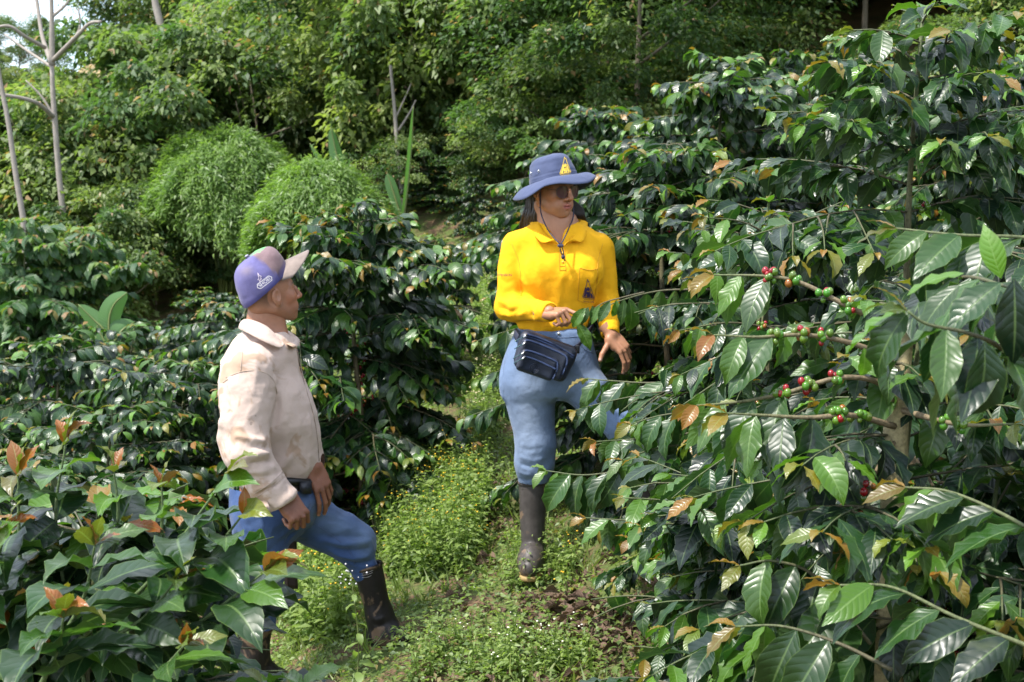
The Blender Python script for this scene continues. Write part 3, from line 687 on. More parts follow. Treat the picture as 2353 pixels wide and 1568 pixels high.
def limbs(seed, R, H, zb, r0, n=7):
    rs = np.random.RandomState(seed); mb = MB()
    tr = spline([[0, 0, -zb], [rs.uniform(-.1, .1), rs.uniform(-.1, .1), -zb*.4], [0, 0, H*.3], [rs.uniform(-.2, .2), 0, H*.75]], 12)
    V, F, uv = tube(tr, np.linspace(r0, r0*.25, 12), 7); mb.add(V, F, uv=uv)
    for i in range(n):
        a = rs.uniform(0, 6.28); z = rs.uniform(-.1, .5)*H; e = np.array([math.cos(a)*R*.8, math.sin(a)*R*.8, min(H*.95, z+H*.35)])
        V, F, uv = tube(spline([[0, 0, z], e*.5+[0, 0, z*.5-.05], e], 7), np.linspace(r0*.45, r0*.1, 7), 5); mb.add(V, F, uv=uv)
    return mb
if 'forest' not in SKIP:
    kinds = [  # R, H, clumps, per, leaf, tpl, bias, trunk height
     ('broadleaf_tree', 1.7, 2.3, 120, 130, .115, FARL, .05, 1.3), ('broadleaf_tree', 2.1, 2.9, 150, 130, .12, FARL, -.15, 1.6),
     ('broadleaf_tree', 1.5, 2.6, 110, 130, .10, FARL, .25, 1.3), ('broadleaf_tree', 1.9, 2.0, 130, 130, .13, FARL, .1, 2.2),
     ('undergrowth_shrub', 1.1, 1.2, 90, 110, .085, FARL, .0, .3), ('undergrowth_shrub', 1.0, 1.5, 90, 110, .095, FARL, .25, .3),
     ('undergrowth_shrub', 1.3, 1.0, 100, 110, .07, FARL, -.1, .3)]
    proto = []
    for i, (nm, R, H, cl, per, lf, tp, bias, th) in enumerate(kinds):
        V, F, uv, col = crown(200+i, R, H, cl, per, lf, tp, bias, drape=(.1, .3, .45, .15, .1, .35, 0)[i])
        mb = limbs(300+i, R, H, th, .05 if i < 4 else .02)
        m1 = mesh('crown', V, F, FOREST, uv=uv, col=col, link=False); m2 = mesh('trunk', np.vstack(mb.V), mb.F, BARK, link=False)
        proto.append((nm, m1, m2, th, H))
    adj = {0: 'dense mid green broadleaf tree', 1: 'broad dark evergreen tree', 2: 'light green tree with hanging sprays', 3: 'spreading flat-crowned tree',
           4: 'dark low shrub', 5: 'pale green leafy shrub', 6: 'small-leaved ground shrub'}
    ORD = 'first second third fourth fifth sixth seventh eighth ninth tenth eleventh twelfth thirteenth fourteenth fifteenth sixteenth seventeenth eighteenth nineteenth twentieth'.split()
    T = []; r = random.Random(5)
    def plantrow(px0, px1, step, Y, py, kk, s=1., jit=.35):
        px = px0
        while px < px1:
            T.append([px+r.uniform(-jit, jit)*step, Y*r.uniform(.94, 1.06), None if py is None else py+r.uniform(-25, 25), r.choice(kk), s*r.uniform(.85, 1.2)]); px += step
    plantrow(120, 400, 130, 13.6, None, (4, 6), .8); plantrow(1010, 1300, 95, 13.5, None, (4, 5, 6), .6); plantrow(2150, 2520, 120, 10.6, None, (4, 5), .8)          # undergrowth at the foot of the hill
    plantrow(-60, 1150, 130, 15.6, None, (4, 6, 5, 4), 1.3)
    plantrow(900, 2400, 160, 14.8, None, (4, 5, 6), 1.2)
    plantrow(-80, 600, 130, 17.5, None, (4, 5), .95); plantrow(1500, 2450, 180, 15.3, None, (0, 1, 4, 2), .75); plantrow(640, 2450, 190, 17.5, None, (0, 1, 2, 4, 5), .8)
    plantrow(560, 2450, 210, 20.5, None, (0, 1, 2, 3), .9)
    plantrow(380, 2500, 250, 24., None, (0, 1, 2, 3), 1.)
    plantrow(-60, 560, 170, 19.5, None, (5, 4), .55)
    plantrow(700, 2500, 290, 28.5, None, (0, 1, 2, 3), 1.15)
    plantrow(1300, 2500, 210, 12.4, None, (1, 0, 4), .75)
    plantrow(500, 2500, 330, 34, None, (0, 1, 3), 1.5)
    plantrow(-900, -60, 170, 13.8, None, (4, 5, 6), 1.2); plantrow(-1000, -60, 190, 17., None, (0, 4, 5), .8); plantrow(-1000, -60, 220, 22., None, (0, 1, 3), .8); plantrow(2500, 3000, 150, 13., None, (0, 4, 5), .8)
    T.sort(key=lambda q: q[1])
    bands = {}
    for q in T: bands.setdefault('at the foot of the wooded slope' if q[1] < 16.4 else 'on the wooded slope halfway up' if q[1] < 22 else 'high on the wooded slope', []).append(q)
    for bn, L in bands.items():
        L.sort(key=lambda q: q[0])
        byk = {}
        for q in L: byk.setdefault(q[3], []).append(q)
        for kk, M in byk.items():
            for n, q in enumerate(M):
                px, Y, py, k, s = q; nm, m1, m2, th, H = proto[k]
                x = (px-W0/2)/F0*Y; root = empty(nm, (x, Y, grd(x, Y)-.05), r.uniform(0, 6.28)); root.scale = (s, s, s*r.uniform(.9, 1.15))
                tag(root, f'{adj[k]} {bn}'+(f', {ORD[min(n, 19)]} from the left' if len(M) > 1 else ''), 'tree' if k < 4 else 'shrub', 'trees on the wooded hillside' if k < 4 else 'shrubs on the wooded hillside')
                for src in (m1, m2):
                    c = src.copy(); C.objects.link(c); c.parent = root; c.location = (0, 0, th if k < 4 else .25)
    # tall dark trees against the sky, upper left
    for i, (px, Y, zc, s, lab) in enumerate([(60, 22, 3.6, .35, 'thin dark tree against the bright sky in the top left corner'), (300, 23, 4.1, .3, 'small dark tree against the sky right of the bare trunks'),
                                             (560, 21, 4.4, .6, 'dark leafy tree with curved limbs at the top, left of centre'), (-40, 19, 2.9, .35, 'dark tree cut by the left edge below the sky')]):
        nm, m1, m2, th, H = proto[(1, 0, 1, 0)[i]]; x = (px-W0/2)/F0*Y; root = empty('broadleaf_tree', (x, Y, grd(x, Y)), i*1.3); tag(root, lab, 'tree', 'trees on the wooded hillside')
        root.scale = (s, s, s)
        a, b = m1.copy(), m2.copy(); off = max(.5, (zc-grd(x, Y))/s)
        for c in (a, b): C.objects.link(c); c.parent = root; c.location = (0, 0, off)
        V, F, uv = tube(spline([[0, 0, 0], [.15, 0, off*.5], [0, 0, off]], 8), np.linspace(.11, .08, 8), 7); local('lower_trunk', V, F, BARK, root)

    # pale bare trees
    def bare(name, lines, Y, lab, r0, grp='pale leafless trees'):
        base = at(lines[0][0][0], lines[0][0][1], Y); base[2] = min(base[2], grd(base[0], base[1])-.05)
        root = empty(name, base); tag(root, lab, 'bare tree', grp)
        for i, (pts, ra) in enumerate(zip(lines, r0)):
            Q = [at(p[0], p[1], Y+(p[2] if len(p) > 2 else 0)) for p in pts]
            if i == 0: Q = [base]+Q
            Q = spline(Q, 16); Q += np.array([[mnoise.noise(Vector((q[2]*1.3, i*9, 1)))*.02, 0, 0] for q in Q])
            V, F, uv = tube(Q, np.linspace(ra, ra*.55, 16), 8); local('trunk' if i == 0 else 'branch', V-base, F, PALEBARK, root, uv=uv)
    bare('bare_tree', [[(150, 560), (145, 490), (125, 270), (120, 150)], [(123, 270), (80, 235, -.3), (0, 218, -.5), (-60, 222, -.6)], [(120, 150), (100, 90, .2), (85, 0, .3), (70, -60, .3)], [(120, 150), (117, 60), (116, -60)],
                       [(121, 140), (170, 90, -.3), (205, 55, -.4), (232, 50, -.5)], [(104, 110), (60, 85, -.2), (20, 60, -.3), (-30, 70, -.3)], [(120, 155), (60, 115, .3), (10, 80, .4)], [(117, 40), (150, 10), (175, -30)], [(171, 88), (182, 60), (178, 20)], [(122, 262), (95, 220), (60, 185)]],
         13.0, 'pale leafless tree with a forked crown and an arching left branch', [.038, .022, .024, .03, .022, .02, .016, .016, .014, .012])
    bare('bare_tree', [[(58, 560), (42, 430), (20, 290), (2, 190), (-20, 60)]], 12.4, 'pale bare trunk leaning at the left edge', [.031])
    bare('bare_tree', [[(1025, 330), (1045, 220), (1062, 120), (1068, 0), (1070, -60)], [(1066, 105), (1090, 60), (1106, 0), (1120, -50)]], 14.6, 'greyish slender tree with a forked top, left of top centre', [.042, .027])
    bare('bare_tree', [[(1034, 300), (1015, 190), (1000, 110), (978, 40), (950, -30)], [(985, 50), (965, 20), (940, -10)]], 14.8, 'crooked slim bare tree left of the forked one', [.036, .016])
    bare('bare_tree', [[(925, 440), (912, 330), (905, 230), (898, 150)], [(915, 300), (940, 260), (955, 230)], [(910, 270), (930, 225), (945, 190)]], 13.0, 'very thin bare stem in the undergrowth, above the rounded bush', [.026, .012, .01])
    bare('bare_tree', [[(400, 330), (402, 240), (388, 160), (375, 80), (355, 0), (350, -50)]], 15.2, 'slender grey trunk rising among dark leaves near the sky gap', [.06])

    # bamboo: arching culms with fine drooping leaves
    def bamboo(px, ptop, Y, W, seed, lab):
        rs = np.random.RandomState(seed); x = (px-W0/2)/F0*Y; b = np.array([x, Y, grd(x, Y)]); Ht = (at(px, ptop, Y)[2]-b[2])*.93
        root = empty('bamboo_clump', b); tag(root, lab, 'bamboo', 'feathery bamboo clumps'); st = MB(); P, D, U, T_ = [], [], [], []
        for i in range(260):
            a = rs.uniform(0, 6.28); q = rs.uniform(0, 1)**.55; rad = W*q*rs.uniform(.85, 1.1); lump = 1+.05*math.sin(a*5+seed)+.05*math.sin(q*9+a*3)
            zt = Ht*(.42+.58*math.sqrt(max(0, 1-q**2.6)))*lump*rs.uniform(.95, 1.02); e = np.array([math.cos(a)*rad, math.sin(a)*rad*.8, zt])
            Q = spline([[rs.uniform(-.1, .1), rs.uniform(-.1, .1), 0], [e[0]*.3, e[1]*.3, zt*.75], e*[.75, .75, 1.02], e, e+np.array([math.cos(a), math.sin(a)*.8, 0])*.12*W-[0, 0, .16]], 30)
            if i % 4 == 0: V, F, uv = tube(Q[::3], np.linspace(.010, .002, 10), 4); st.add(V, F, uv=uv)
            n = 430; k = np.clip((29-np.abs(rs.normal(size=n))*7).astype(int), 8, 29); p = Q[k]+rs.normal(size=(n, 3))*[.045, .045, .05]
            P.append(p); out = nrm(np.array([math.cos(a)*q, math.sin(a)*q, .25])); D.append(nrm(out+rs.normal(size=(n, 3))*.55-[0, 0, .55])); U.append(nrm(rs.normal(size=(n, 3))*.5+out+[0, 0, .6]))
            t = np.zeros((n, 3)); t[:, 1] = rs.uniform(0, 1, n); t[:, 2] = np.clip(rs.uniform(0, .6)+rs.uniform(-.1, .3, n), 0, 1); T_.append(t)
        P, D, U, t = map(np.vstack, (P, D, U, T_))
        V, F, uv, col = scatter(THINL, P, D, U, .060*rs.uniform(.6, 1.3, len(P)), t, rs)
        local('foliage', V, F, BAMBOO, root, uv=uv, col=col); local('culms', np.vstack(st.V), st.F, TWIG, root)
    bamboo(530, 318, 13.2, .76, 5, 'rounded dome of feathery light green bamboo left of the other clump')
    bamboo(735, 392, 12.0, .55, 6, 'lower feathery bamboo clump between the dome and the coffee bush')
    # banana plants
    def banana(leaves, Y, lab):
        b = at(leaves[0][0][0][0], leaves[0][0][0][1], Y); b[2] = grd(b[0], Y); root = empty('banana_plant', b); tag(root, lab, 'banana plant', 'banana plants')
        V, F, uv = tube([[0, 0, 0], [0, 0, .4]], [.07, .05], 10); local('pseudostem', V, F, TWIG, root)
        for (pts, w, yaw) in leaves:
            Q = spline([at(p[0], p[1], Y+(p[2] if len(p) > 2 else 0)) for p in pts], 16)-b; n = 16; s = np.linspace(-1, 1, 7); t = np.linspace(0, 1, n)
            wd_ = w*np.sin(np.pi*np.clip(t*.93+.07, 0, 1))**.55; T_ = nrm(np.gradient(Q, axis=0)); sd = nrm(np.cross(T_, np.array([math.sin(yaw), -math.cos(yaw), .25]))); up = np.cross(sd, T_)
            G = Q[:, None]+sd[:, None]*(s[None, :, None]*wd_[:, None, None]/2)+up[:, None]*(-np.abs(s)[None, :, None]*wd_[:, None, None]*.16)
            col = np.tile([0, .5, .6], (n*7, 1)); uv = np.stack(np.meshgrid(t, (s+1)/2, indexing='ij'), -1).reshape(-1, 2)
            local('leaf', G.reshape(-1, 3), grid_faces(n, 7), BANANA, root, uv=uv, col=col)
            V, F, _ = tube(Q, np.linspace(.012, .003, 16), 5); local('midrib', V, F, TWIG, root)
    banana([([(790, 480), (785, 400), (772, 350), (760, 292)], .13, .35), ([(790, 470), (760, 400), (728, 352), (712, 330)], .06, .9), ([(795, 470), (800, 400), (806, 362)], .05, 1.0)], 12.8, 'banana plant with one upright paddle leaf behind the bamboo')
    banana([([(925, 520), (938, 420), (946, 330), (950, 245)], .09, 1.2), ([(925, 510), (900, 430), (890, 400)], .1, .2)], 12.2, 'plant with a tall narrow green blade right of the banana plant')
    banana([([(255, 800), (240, 760), (215, 735), (180, 700)], .15, -.2), ([(255, 800), (250, 740), (262, 700), (292, 672)], .16, .3), ([(255, 800), (280, 760), (310, 740, .1)], .18, .5), ([(250, 800), (235, 775), (222, 748)], .16, 0)], 10.2, 'young banana plant with broad leaves between coffee rows at the left')
    # loquat-like shrub at the foot of the bare trees, leaves with brown young tips
    for (px, py, Y, R, sd, lab) in [(60, 500, 10.8, .75, 71, 'broad-leaved bush with brownish young tips at the left edge under the bare trunks'), (190, 520, 11.2, .7, 72, 'broad-leaved bush with brownish tips at the foot of the forked bare tree')]:
        P = Plant(sd); P.grow(heightto(px, py, Y), R, .17, bare=.1, hang=.8, sub=.6, top=.7, dz=.085, newtip=1.2)
        P.build('broadleaf_bush', 1, foot(px, Y), lab, 'bushes under the bare trees', cat='bush', mat=BROAD)
# ------------------------------------------------------------------ people
SKIN = plain('skin', (1, 1, 1), .48, 90, .10, .10, .001, spec=.4, usecol=True, sub=.12)
HAIR = plain('dark_hair', (.010, .006, .005), .55, 200, .4, .5, .002, spec=.6)
EYE = plain('eyeball', (1, 1, 1), .1, 10, 0, 0, usecol=True)
def cloth(name, rough=.85, weave=600, wav=.15, big=9, bigv=.12, stain=None, smul=14, sheen=.1, wrk=15, wra=2.2, bst=.45):
    m, t, b, out = newmat(name); c = attr(t).outputs['Color']
    f = noise_(t, weave, 2); f2 = noise_(t, big, 5); c = mixc(t, mrange(t, f2, .35, .7, 0, bigv), c, (0, 0, 0))
    c = mixc(t, mrange(t, f, .3, .7, 0, wav), c, (0, 0, 0))
    if stain:
        f3 = noise_(t, smul, 4, dist=.6); c = mixc(t, mrange(t, f3, .56, .61, 0, .6), c, stain)
        f4 = noise_(t, smul*3.1, 3); c = mixc(t, mrange(t, f4, .71, .74, 0, .45), c, (.10, .07, .05))
    t.links.new(c, b.inputs['Base Color']); b.inputs['Roughness'].default_value = rough; b.inputs['Specular IOR Level'].default_value = .25
    b.inputs['Sheen Weight'].default_value = sheen
    f5 = noise_(t, wrk, 2, dist=.3); h = mth(t, 'ADD', mth(t, 'MULTIPLY', f, .12), mth(t, 'ADD', f2, mth(t, 'MULTIPLY', f5, wra))); bump(t, b, h, bst, .006); return m
DRILL = cloth('beige_work_cloth', stain=(.30, .18, .10), smul=7, big=6, bigv=.10, bst=.55, wra=2.4)
PIQUE = cloth('yellow_polo_knit', weave=900, wrk=11, wra=2.6, bst=.7, bigv=.04, wav=.08, sheen=0)
DENIM = cloth('denim', wrk=12, bst=.75, weave=700, wav=.25, big=16, bigv=.22)
COTTON = cloth('hat_cotton', weave=800, wav=.15, bigv=.12)
CAPC = cloth('worn_cap_cloth', weave=500, wav=.1, big=14, bigv=.35)
RUBBER = cloth('muddy_rubber', wra=.3, rough=.45, weave=40, wav=.3, big=12, bigv=.3, stain=(.20, .13, .08), smul=10, sheen=0)
LEATHER = plain('dark_leather', (1, 1, 1), .42, 45, .45, .35, .003, usecol=True)
THREAD = plain('thread', (1, 1, 1), .7, 100, .1, 0, usecol=True)
METAL = plain('bright_metal', (.6, .6, .6), .3, 10, .05, 0, metal=1)

def headfn(fem=False):
    def f(P):
        w = .93 if fem else 1.; x, y, z = P[..., 0], np.abs(P[..., 1]), P[..., 2]; Q = np.stack([x, y, z], -1)
        d = ell(Q, (-.012, 0, .032), (.097, .075*w, .088))
        d = smin(d, ell(Q, (.022, 0, -.028), (.063, .059*w, .078)), .03)
        d = smin(d, rc(Q, (-.012, .050*w, -.052), (.062, .012, -.098 if not fem else -.094), .020, .017), .03)
        d = smin(d, ell(Q, (.070, 0, -.098 if not fem else -.093), (.019, .021, .017)), .018)
        d = smin(d, rc(Q, (.080, .010, .022), (.062, .045*w, .016), .011, .010), .014)
        d = smin(d, ell(Q, (.056, .042*w, -.022), (.026, .020, .022)), .022)
        d = smin(d, ell(Q, (.066, .018, -.062), (.026, .030, .026)), .02)
        d = smax(d, -ell(Q, (.102, .032, .004), (.020, .017, .011)), .012)
        if fem: nt_, tr = (.110, 0, -.030), .0105
        else: nt_, tr = (.1125, 0, -.031), .0118
        n = rc(Q, (.089, 0, .012), nt_, .0075, tr); n = smin(n, ell(Q, (.101, 0, -.008), (.009, .007, .016)), .006); n = smin(n, ell(Q, (nt_[0]-.016, .0125, -.035), (.013, .0085, .0085)), .008)
        d = smin(d, n, .009)
        d = smax(d, -ell(Q, (nt_[0]-.012, .007, -.046), (.005, .0035, .004)), .003)
        lp = 1.25 if fem else 1.
        lips = smin(rc(Q, (.0925, 0, -.0575), (.078, .021, -.063), .0062*lp, .003), rc(Q, (.0905, 0, -.0705), (.077, .019, -.066), .0072*lp, .003), .002)
        d = smin(d, lips, .004)
        d = smax(d, -rc(Q, (.102, 0, -.0638), (.088, .020, -.0645), .0022, .001), .002)
        e = ell(Q, (-.012, .079*w, -.008), (.019, .009, .030)); e = smax(e, -ell(Q, (-.006, .090*w, -.002), (.013, .011, .022)), .004)
        e = smin(e, ell(Q, (-.006, .074*w, -.036), (.009, .007, .010)), .008)
        d = smin(d, e, .005)
        if not fem: d = smin(d, ell(Q, (-.05, 0, -.03), (.045, .05, .05)), .03)
        return d
    return f
def head_colors(V, base, lips, fem, hair=None):
    c = np.tile(base, (len(V), 1)).astype(float); x, y, z = V[:, 0], np.abs(V[:, 1]), V[:, 2]
    def blend(m, k): m = np.clip(m, 0, 1)[:, None]; return c*(1-m)+np.array(k)*m
    c = blend(.35*np.exp(-((z+.03)/.03)**2)*(x > .03), np.array(base)*[1.15, .85, .8])
    c = blend((np.exp(-(((z+.064)/.0105)**2+(y/.024)**4))*(x > .074))*.9, lips)
    c = blend(np.exp(-(((z-.0255+.10*(y-.03)**2*40*.1)/.0042)**2+((y-.031)/.020)**4))*(x > .05)*.85, (.02, .012, .01))
    c = blend(np.exp(-((x-.104)**2/.00006+(z+.046)**2/.00002+(y-.008)**2/.00003))*.9, (.05, .015, .01))
    c = blend(np.exp(-(((z+.0636)/.0016)**2+(y/.02)**4))*(x > .08), (.10, .02, .02))
    if hair is not None:
        m = smooth(.018, -.006, x+.35*(z+.02))*smooth(-.075, -.01, z+.25*x)*(y < .0745)*smooth(-.0, .01, np.hypot((x+.012)/.030, (z+.008)/.042)-1)
        c = blend(m*.72, hair)
        m = smooth(-.04, -.07, z)*smooth(-.01, .03, x)*.14+np.exp(-((z+.047)/.006)**2)*(x > .07)*.25*(y < .028); c = blend(m, (.09, .055, .045))
    return c
def frame(fwd, up):
    f = nrm(np.array(fwd, float)); u = np.array(up, float); u = nrm(u-(u@f)*f); return np.stack([f, np.cross(u, f), u], -1)

def handmesh(curl, thumb, M, org, side=1, s=1., spread=(.10, .02, -.06, -.16), h=.0019):
    """side +1 right hand, -1 left. local: x to the fingertips, z back of the hand, thumb towards +y*side"""
    L = [(.043, .026, .021), (.047, .030, .022), (.043, .028, .022), (.034, .021, .019)]
    kn = [(.088, .030, 0), (.092, .009, .003), (.087, -.012, .001), (.078, -.031, -.004)]
    ch = []
    for i in range(4):
        p = np.array(kn[i], float); a = 0.; pts = [p.copy()]
        for j in range(3):
            a += curl[i][j]; d = np.array([math.cos(a)*math.cos(spread[i]), math.cos(a)*math.sin(spread[i]), -math.sin(a)]); p = p+d*L[i][j]; pts.append(p.copy())
        ch.append(pts)
    th = [np.array([.022, .028, -.006]), np.array([.022, .028, -.006])+np.array(thumb[0]), np.array([.022, .028, -.006])+np.array(thumb[1]), np.array([.022, .028, -.006])+np.array(thumb[2])]
    def f(P):
        d = rc(P, (-.05, 0, 0), (.004, 0, 0), .024, .023); Q = P*np.array([1, .72, 1.0], np.float32)
        d = smin(d*1., rbox(P, (.046, 0, -.002), (.046, .038, .0135), .013), .02)
        d = smin(d, rc(P, (.02, .026, -.008), (.05, .026, -.012), .017, .014), .015)
        d = smin(d, rc(P, (.01, -.02, -.006), (.05, -.026, -.008), .014, .013), .015)
        for i, pts in enumerate(ch):
            r = (.0088, .0092, .0087, .0076)[i]; e = rc(P, np.array(kn[i])*[.62, .8, 1], pts[0], r*.95, r*1.05)
            for j in range(3): e = smin(e, rc(P, pts[j], pts[j+1], r*(1-.07*j), r*(.93-.07*j)), .0025)
            d = smin(d, e, .005)
        e = rc(P, th[0], th[1], .0135, .0115); e = smin(e, rc(P, th[1], th[2], .0110, .0100), .003); e = smin(e, rc(P, th[2], th[3], .0102, .0085), .003)
        return smin(d, e, .006)
    allp = np.array([q for c in ch for q in c]+th)
    V, F = surf(f, np.minimum(allp.min(0)-.02, (-.05, -.05, -.035)), np.maximum(allp.max(0)+.02, (.1, .05, .03)), h); V = relax(V, F, 1, .3)
    nails = [(c[-1], c[-1]-c[-2]) for c in ch]+[(th[3], th[3]-th[2])]
    col_l = V.copy()
    V = V*[1, side, 1]*s
    if side < 0: F = F[:, ::-1]
    return V@M.T+org, F, col_l, nails
def hand_colors(L, base, nails, nailc):
    c = np.tile(base, (len(L), 1)).astype(float)
    for p, d in nails:
        d = nrm(d); q = L-(p-d*.001); up = np.array([0, 0, 1.]); up = nrm(up-(up@d)*d)
        m = np.exp(-((q@d)/.0055)**2-(np.linalg.norm(np.cross(q, d), axis=1)/.012)**4)*np.clip((q@up)/.004, 0, 1); c = c*(1-.7*m[:, None])+np.array(nailc)*.7*m[:, None]
    k = np.exp(-((L[:, 0]-.09)/.010)**2)*(L[:, 2] > 0); c = c*(1-.22*k[:, None])
    return c

class Joined:
    def __init__(s): s.V = []; s.F = []; s.C = []; s.n = 0
    def add(s, V, F, col):
        s.V.append(V); s.F.append(F+s.n); s.n += len(V); s.C.append(col if np.ndim(col) == 2 else np.tile(col, (len(V), 1)))
def stations(L):
    """(py, left px, right px, Y centre, half depth) -> dense z, cx, rx, cy, ry"""
    R = []
    for (py, a, b, Y, ry) in L:
        A, B = at(a, py, Y), at(b, py, Y); R.append(((A[2]+B[2])/2, (A[0]+B[0])/2, (B[0]-A[0])/2, Y, ry))
    R = np.array(sorted(R)); D = spline(R, 80); o = np.argsort(D[:, 0]); return D[o]
def prof(P, D, n=2.3, ends=.02):
    z = P[..., 2]; cx, rx, cy, ry = (np.interp(z, D[:, 0], D[:, i]).astype(np.float32) for i in (1, 2, 3, 4))
    k = ((np.abs(P[..., 0]-cx)/rx)**n+(np.abs(P[..., 1]-cy)/ry)**n)**(1/n)
    d = (k-1)*np.minimum(rx, ry)
    return smax(smax(d, z-D[-1, 0], ends), D[0, 0]-z, ends)
def bounds(pts, pad): pts = np.array(pts); return pts.min(0)-pad, pts.max(0)+pad
def seams(T, lines, col, w, root, name, mat=THREAD, off=.001, n=24, target=None, flat=.5):
    for L in lines:
        Q = spline(np.array(L, float), n); P = [hit(T, q[0], q[1], off) for q in Q]; P = [p for p in P if p is not None]
        if len(P) > 3:
            V, F, uv = tube(relaxline(np.array(P)), w, 5); mesh(name, V, F, mat, root, col=np.tile(col, (len(V), 1)))
def relaxline(P, it=2):
    for _ in range(it): P[1:-1] = .5*P[1:-1]+.25*(P[:-2]+P[2:])
    return P
def textmesh(txt, size=1., ext=0.0, spacing=1.):
    cu = bpy.data.curves.new('txt', 'FONT'); cu.body = txt; cu.size = size; cu.align_x = 'CENTER'; cu.align_y = 'CENTER'; cu.resolution_u = 3; cu.space_character = spacing
    o = bpy.data.objects.new('txt', cu); C.objects.link(o); bpy.context.view_layer.update(); dg = bpy.context.evaluated_depsgraph_get()
    me = o.evaluated_get(dg).to_mesh(); V = np.array([v.co[:2] for v in me.vertices]); F = [list(p.vertices) for p in me.polygons]
    o.evaluated_get(dg).to_mesh_clear(); bpy.data.objects.remove(o); bpy.data.curves.remove(cu)
    T = []
    for f in F:
        for i in range(1, len(f)-1): T.append([f[0], f[i], f[i+1]])
    return V, np.array(T)
def decal(T, V2, F, org, ux, uy, off=.0015):
    """lay flat shapes on a surface: org, ux, uy in frame units (pixel of origin, of one unit right, of one unit up)"""
    V = []
    for x, y in V2:
        p = hit(T, org[0]+ux[0]*x+uy[0]*y, org[1]+ux[1]*x+uy[1]*y, off)
        V.append(p if p is not None else (V[-1] if V else np.zeros(3)))
    return np.array(V), F
def poly2(pts):
    """triangulate a simple outline given in 2-D"""
    from mathutils.geometry import tessellate_polygon
    return np.array(pts, float), np.array([list(t) for t in tessellate_polygon([[Vector((p[0], p[1], 0)) for p in pts]])])
def bar(a, b, w):
    a = np.array(a, float); b = np.array(b, float); d = nrm(b-a); nn = np.array([-d[1], d[0]])*w/2; n = 6
    t = np.linspace(0, 1, n)[:, None]; A = a+(b-a)*t+nn; B = a+(b-a)*t-nn
    return np.vstack([A, B]), np.array([[i, i+1, n+i+1] for i in range(n-1)]+[[i, n+i+1, n+i] for i in range(n-1)])
def disc2(c, r, n=12):
    a = np.linspace(0, 6.283, n, endpoint=False); return np.vstack([[c], np.stack([c[0]+r*np.cos(a), c[1]+r*np.sin(a)], -1)]), np.array([[0, i+1, (i+1) % n+1] for i in range(n)])
def emblem():
    """mountain badge in a unit box: peaks over a triangle, plain rounded shapes, two lines of lettering"""
    fr, fill = [], []
    for a, b in [((-.62, -.38), (-.12, .62)), ((-.12, .62), (-.02, .98)), ((-.02, .98), (.07, .78)), ((.07, .78), (.13, .86)), ((.13, .86), (.2, .6)), ((.2, .6), (.62, -.38)), ((-.62, -.38), (.62, -.38))]: fr.append(bar(a, b, .055))
    fill.append(poly2([(-.5, -.33), (-.2, .42), (-.1, .2), (-.16, -.02), (-.28, -.33)])); fill.append(poly2([(.5, -.33), (.22, .38), (.16, .1), (.2, -.05), (.3, -.33)]))
    fill.append(disc2((.02, .26), .15)); fill.append(disc2((-.05, -.08), .14)); fill.append(poly2([(-.16, -.33), (-.14, -.05), (.14, .1), (.2, -.12), (.2, -.33)]))
    txt = []
    for s, y, sz in (('Federación Nacional de', -.50, .125), ('Cafeteros de Colombia', -.68, .135)):
        V, F = textmesh(s, sz, spacing=.92); txt.append((V+[0, y], F))
    return fr, fill, txt
def put_emblem(T, org, ux, uy, mats, root, name, invert=False):
    fr, fill, txt = emblem(); mb = MB(); mb2 = MB()
    ca, cb = mats
    if invert: V, F = decal(T, *poly2([(-.66, -.4), (-.16, .64), (-.02, 1.02), (.08, .82), (.14, .88), (.22, .62), (.66, -.4)]), org, ux, uy, .0010)
    for L in (fr, fill, txt):
        for V2, F in L:
            V, F = decal(T, V2, F, org, ux, uy, .0022); mb.add(V, F, col=np.array(ca))
    o = mb.build(name, THREAD, root, smooth=False); return o

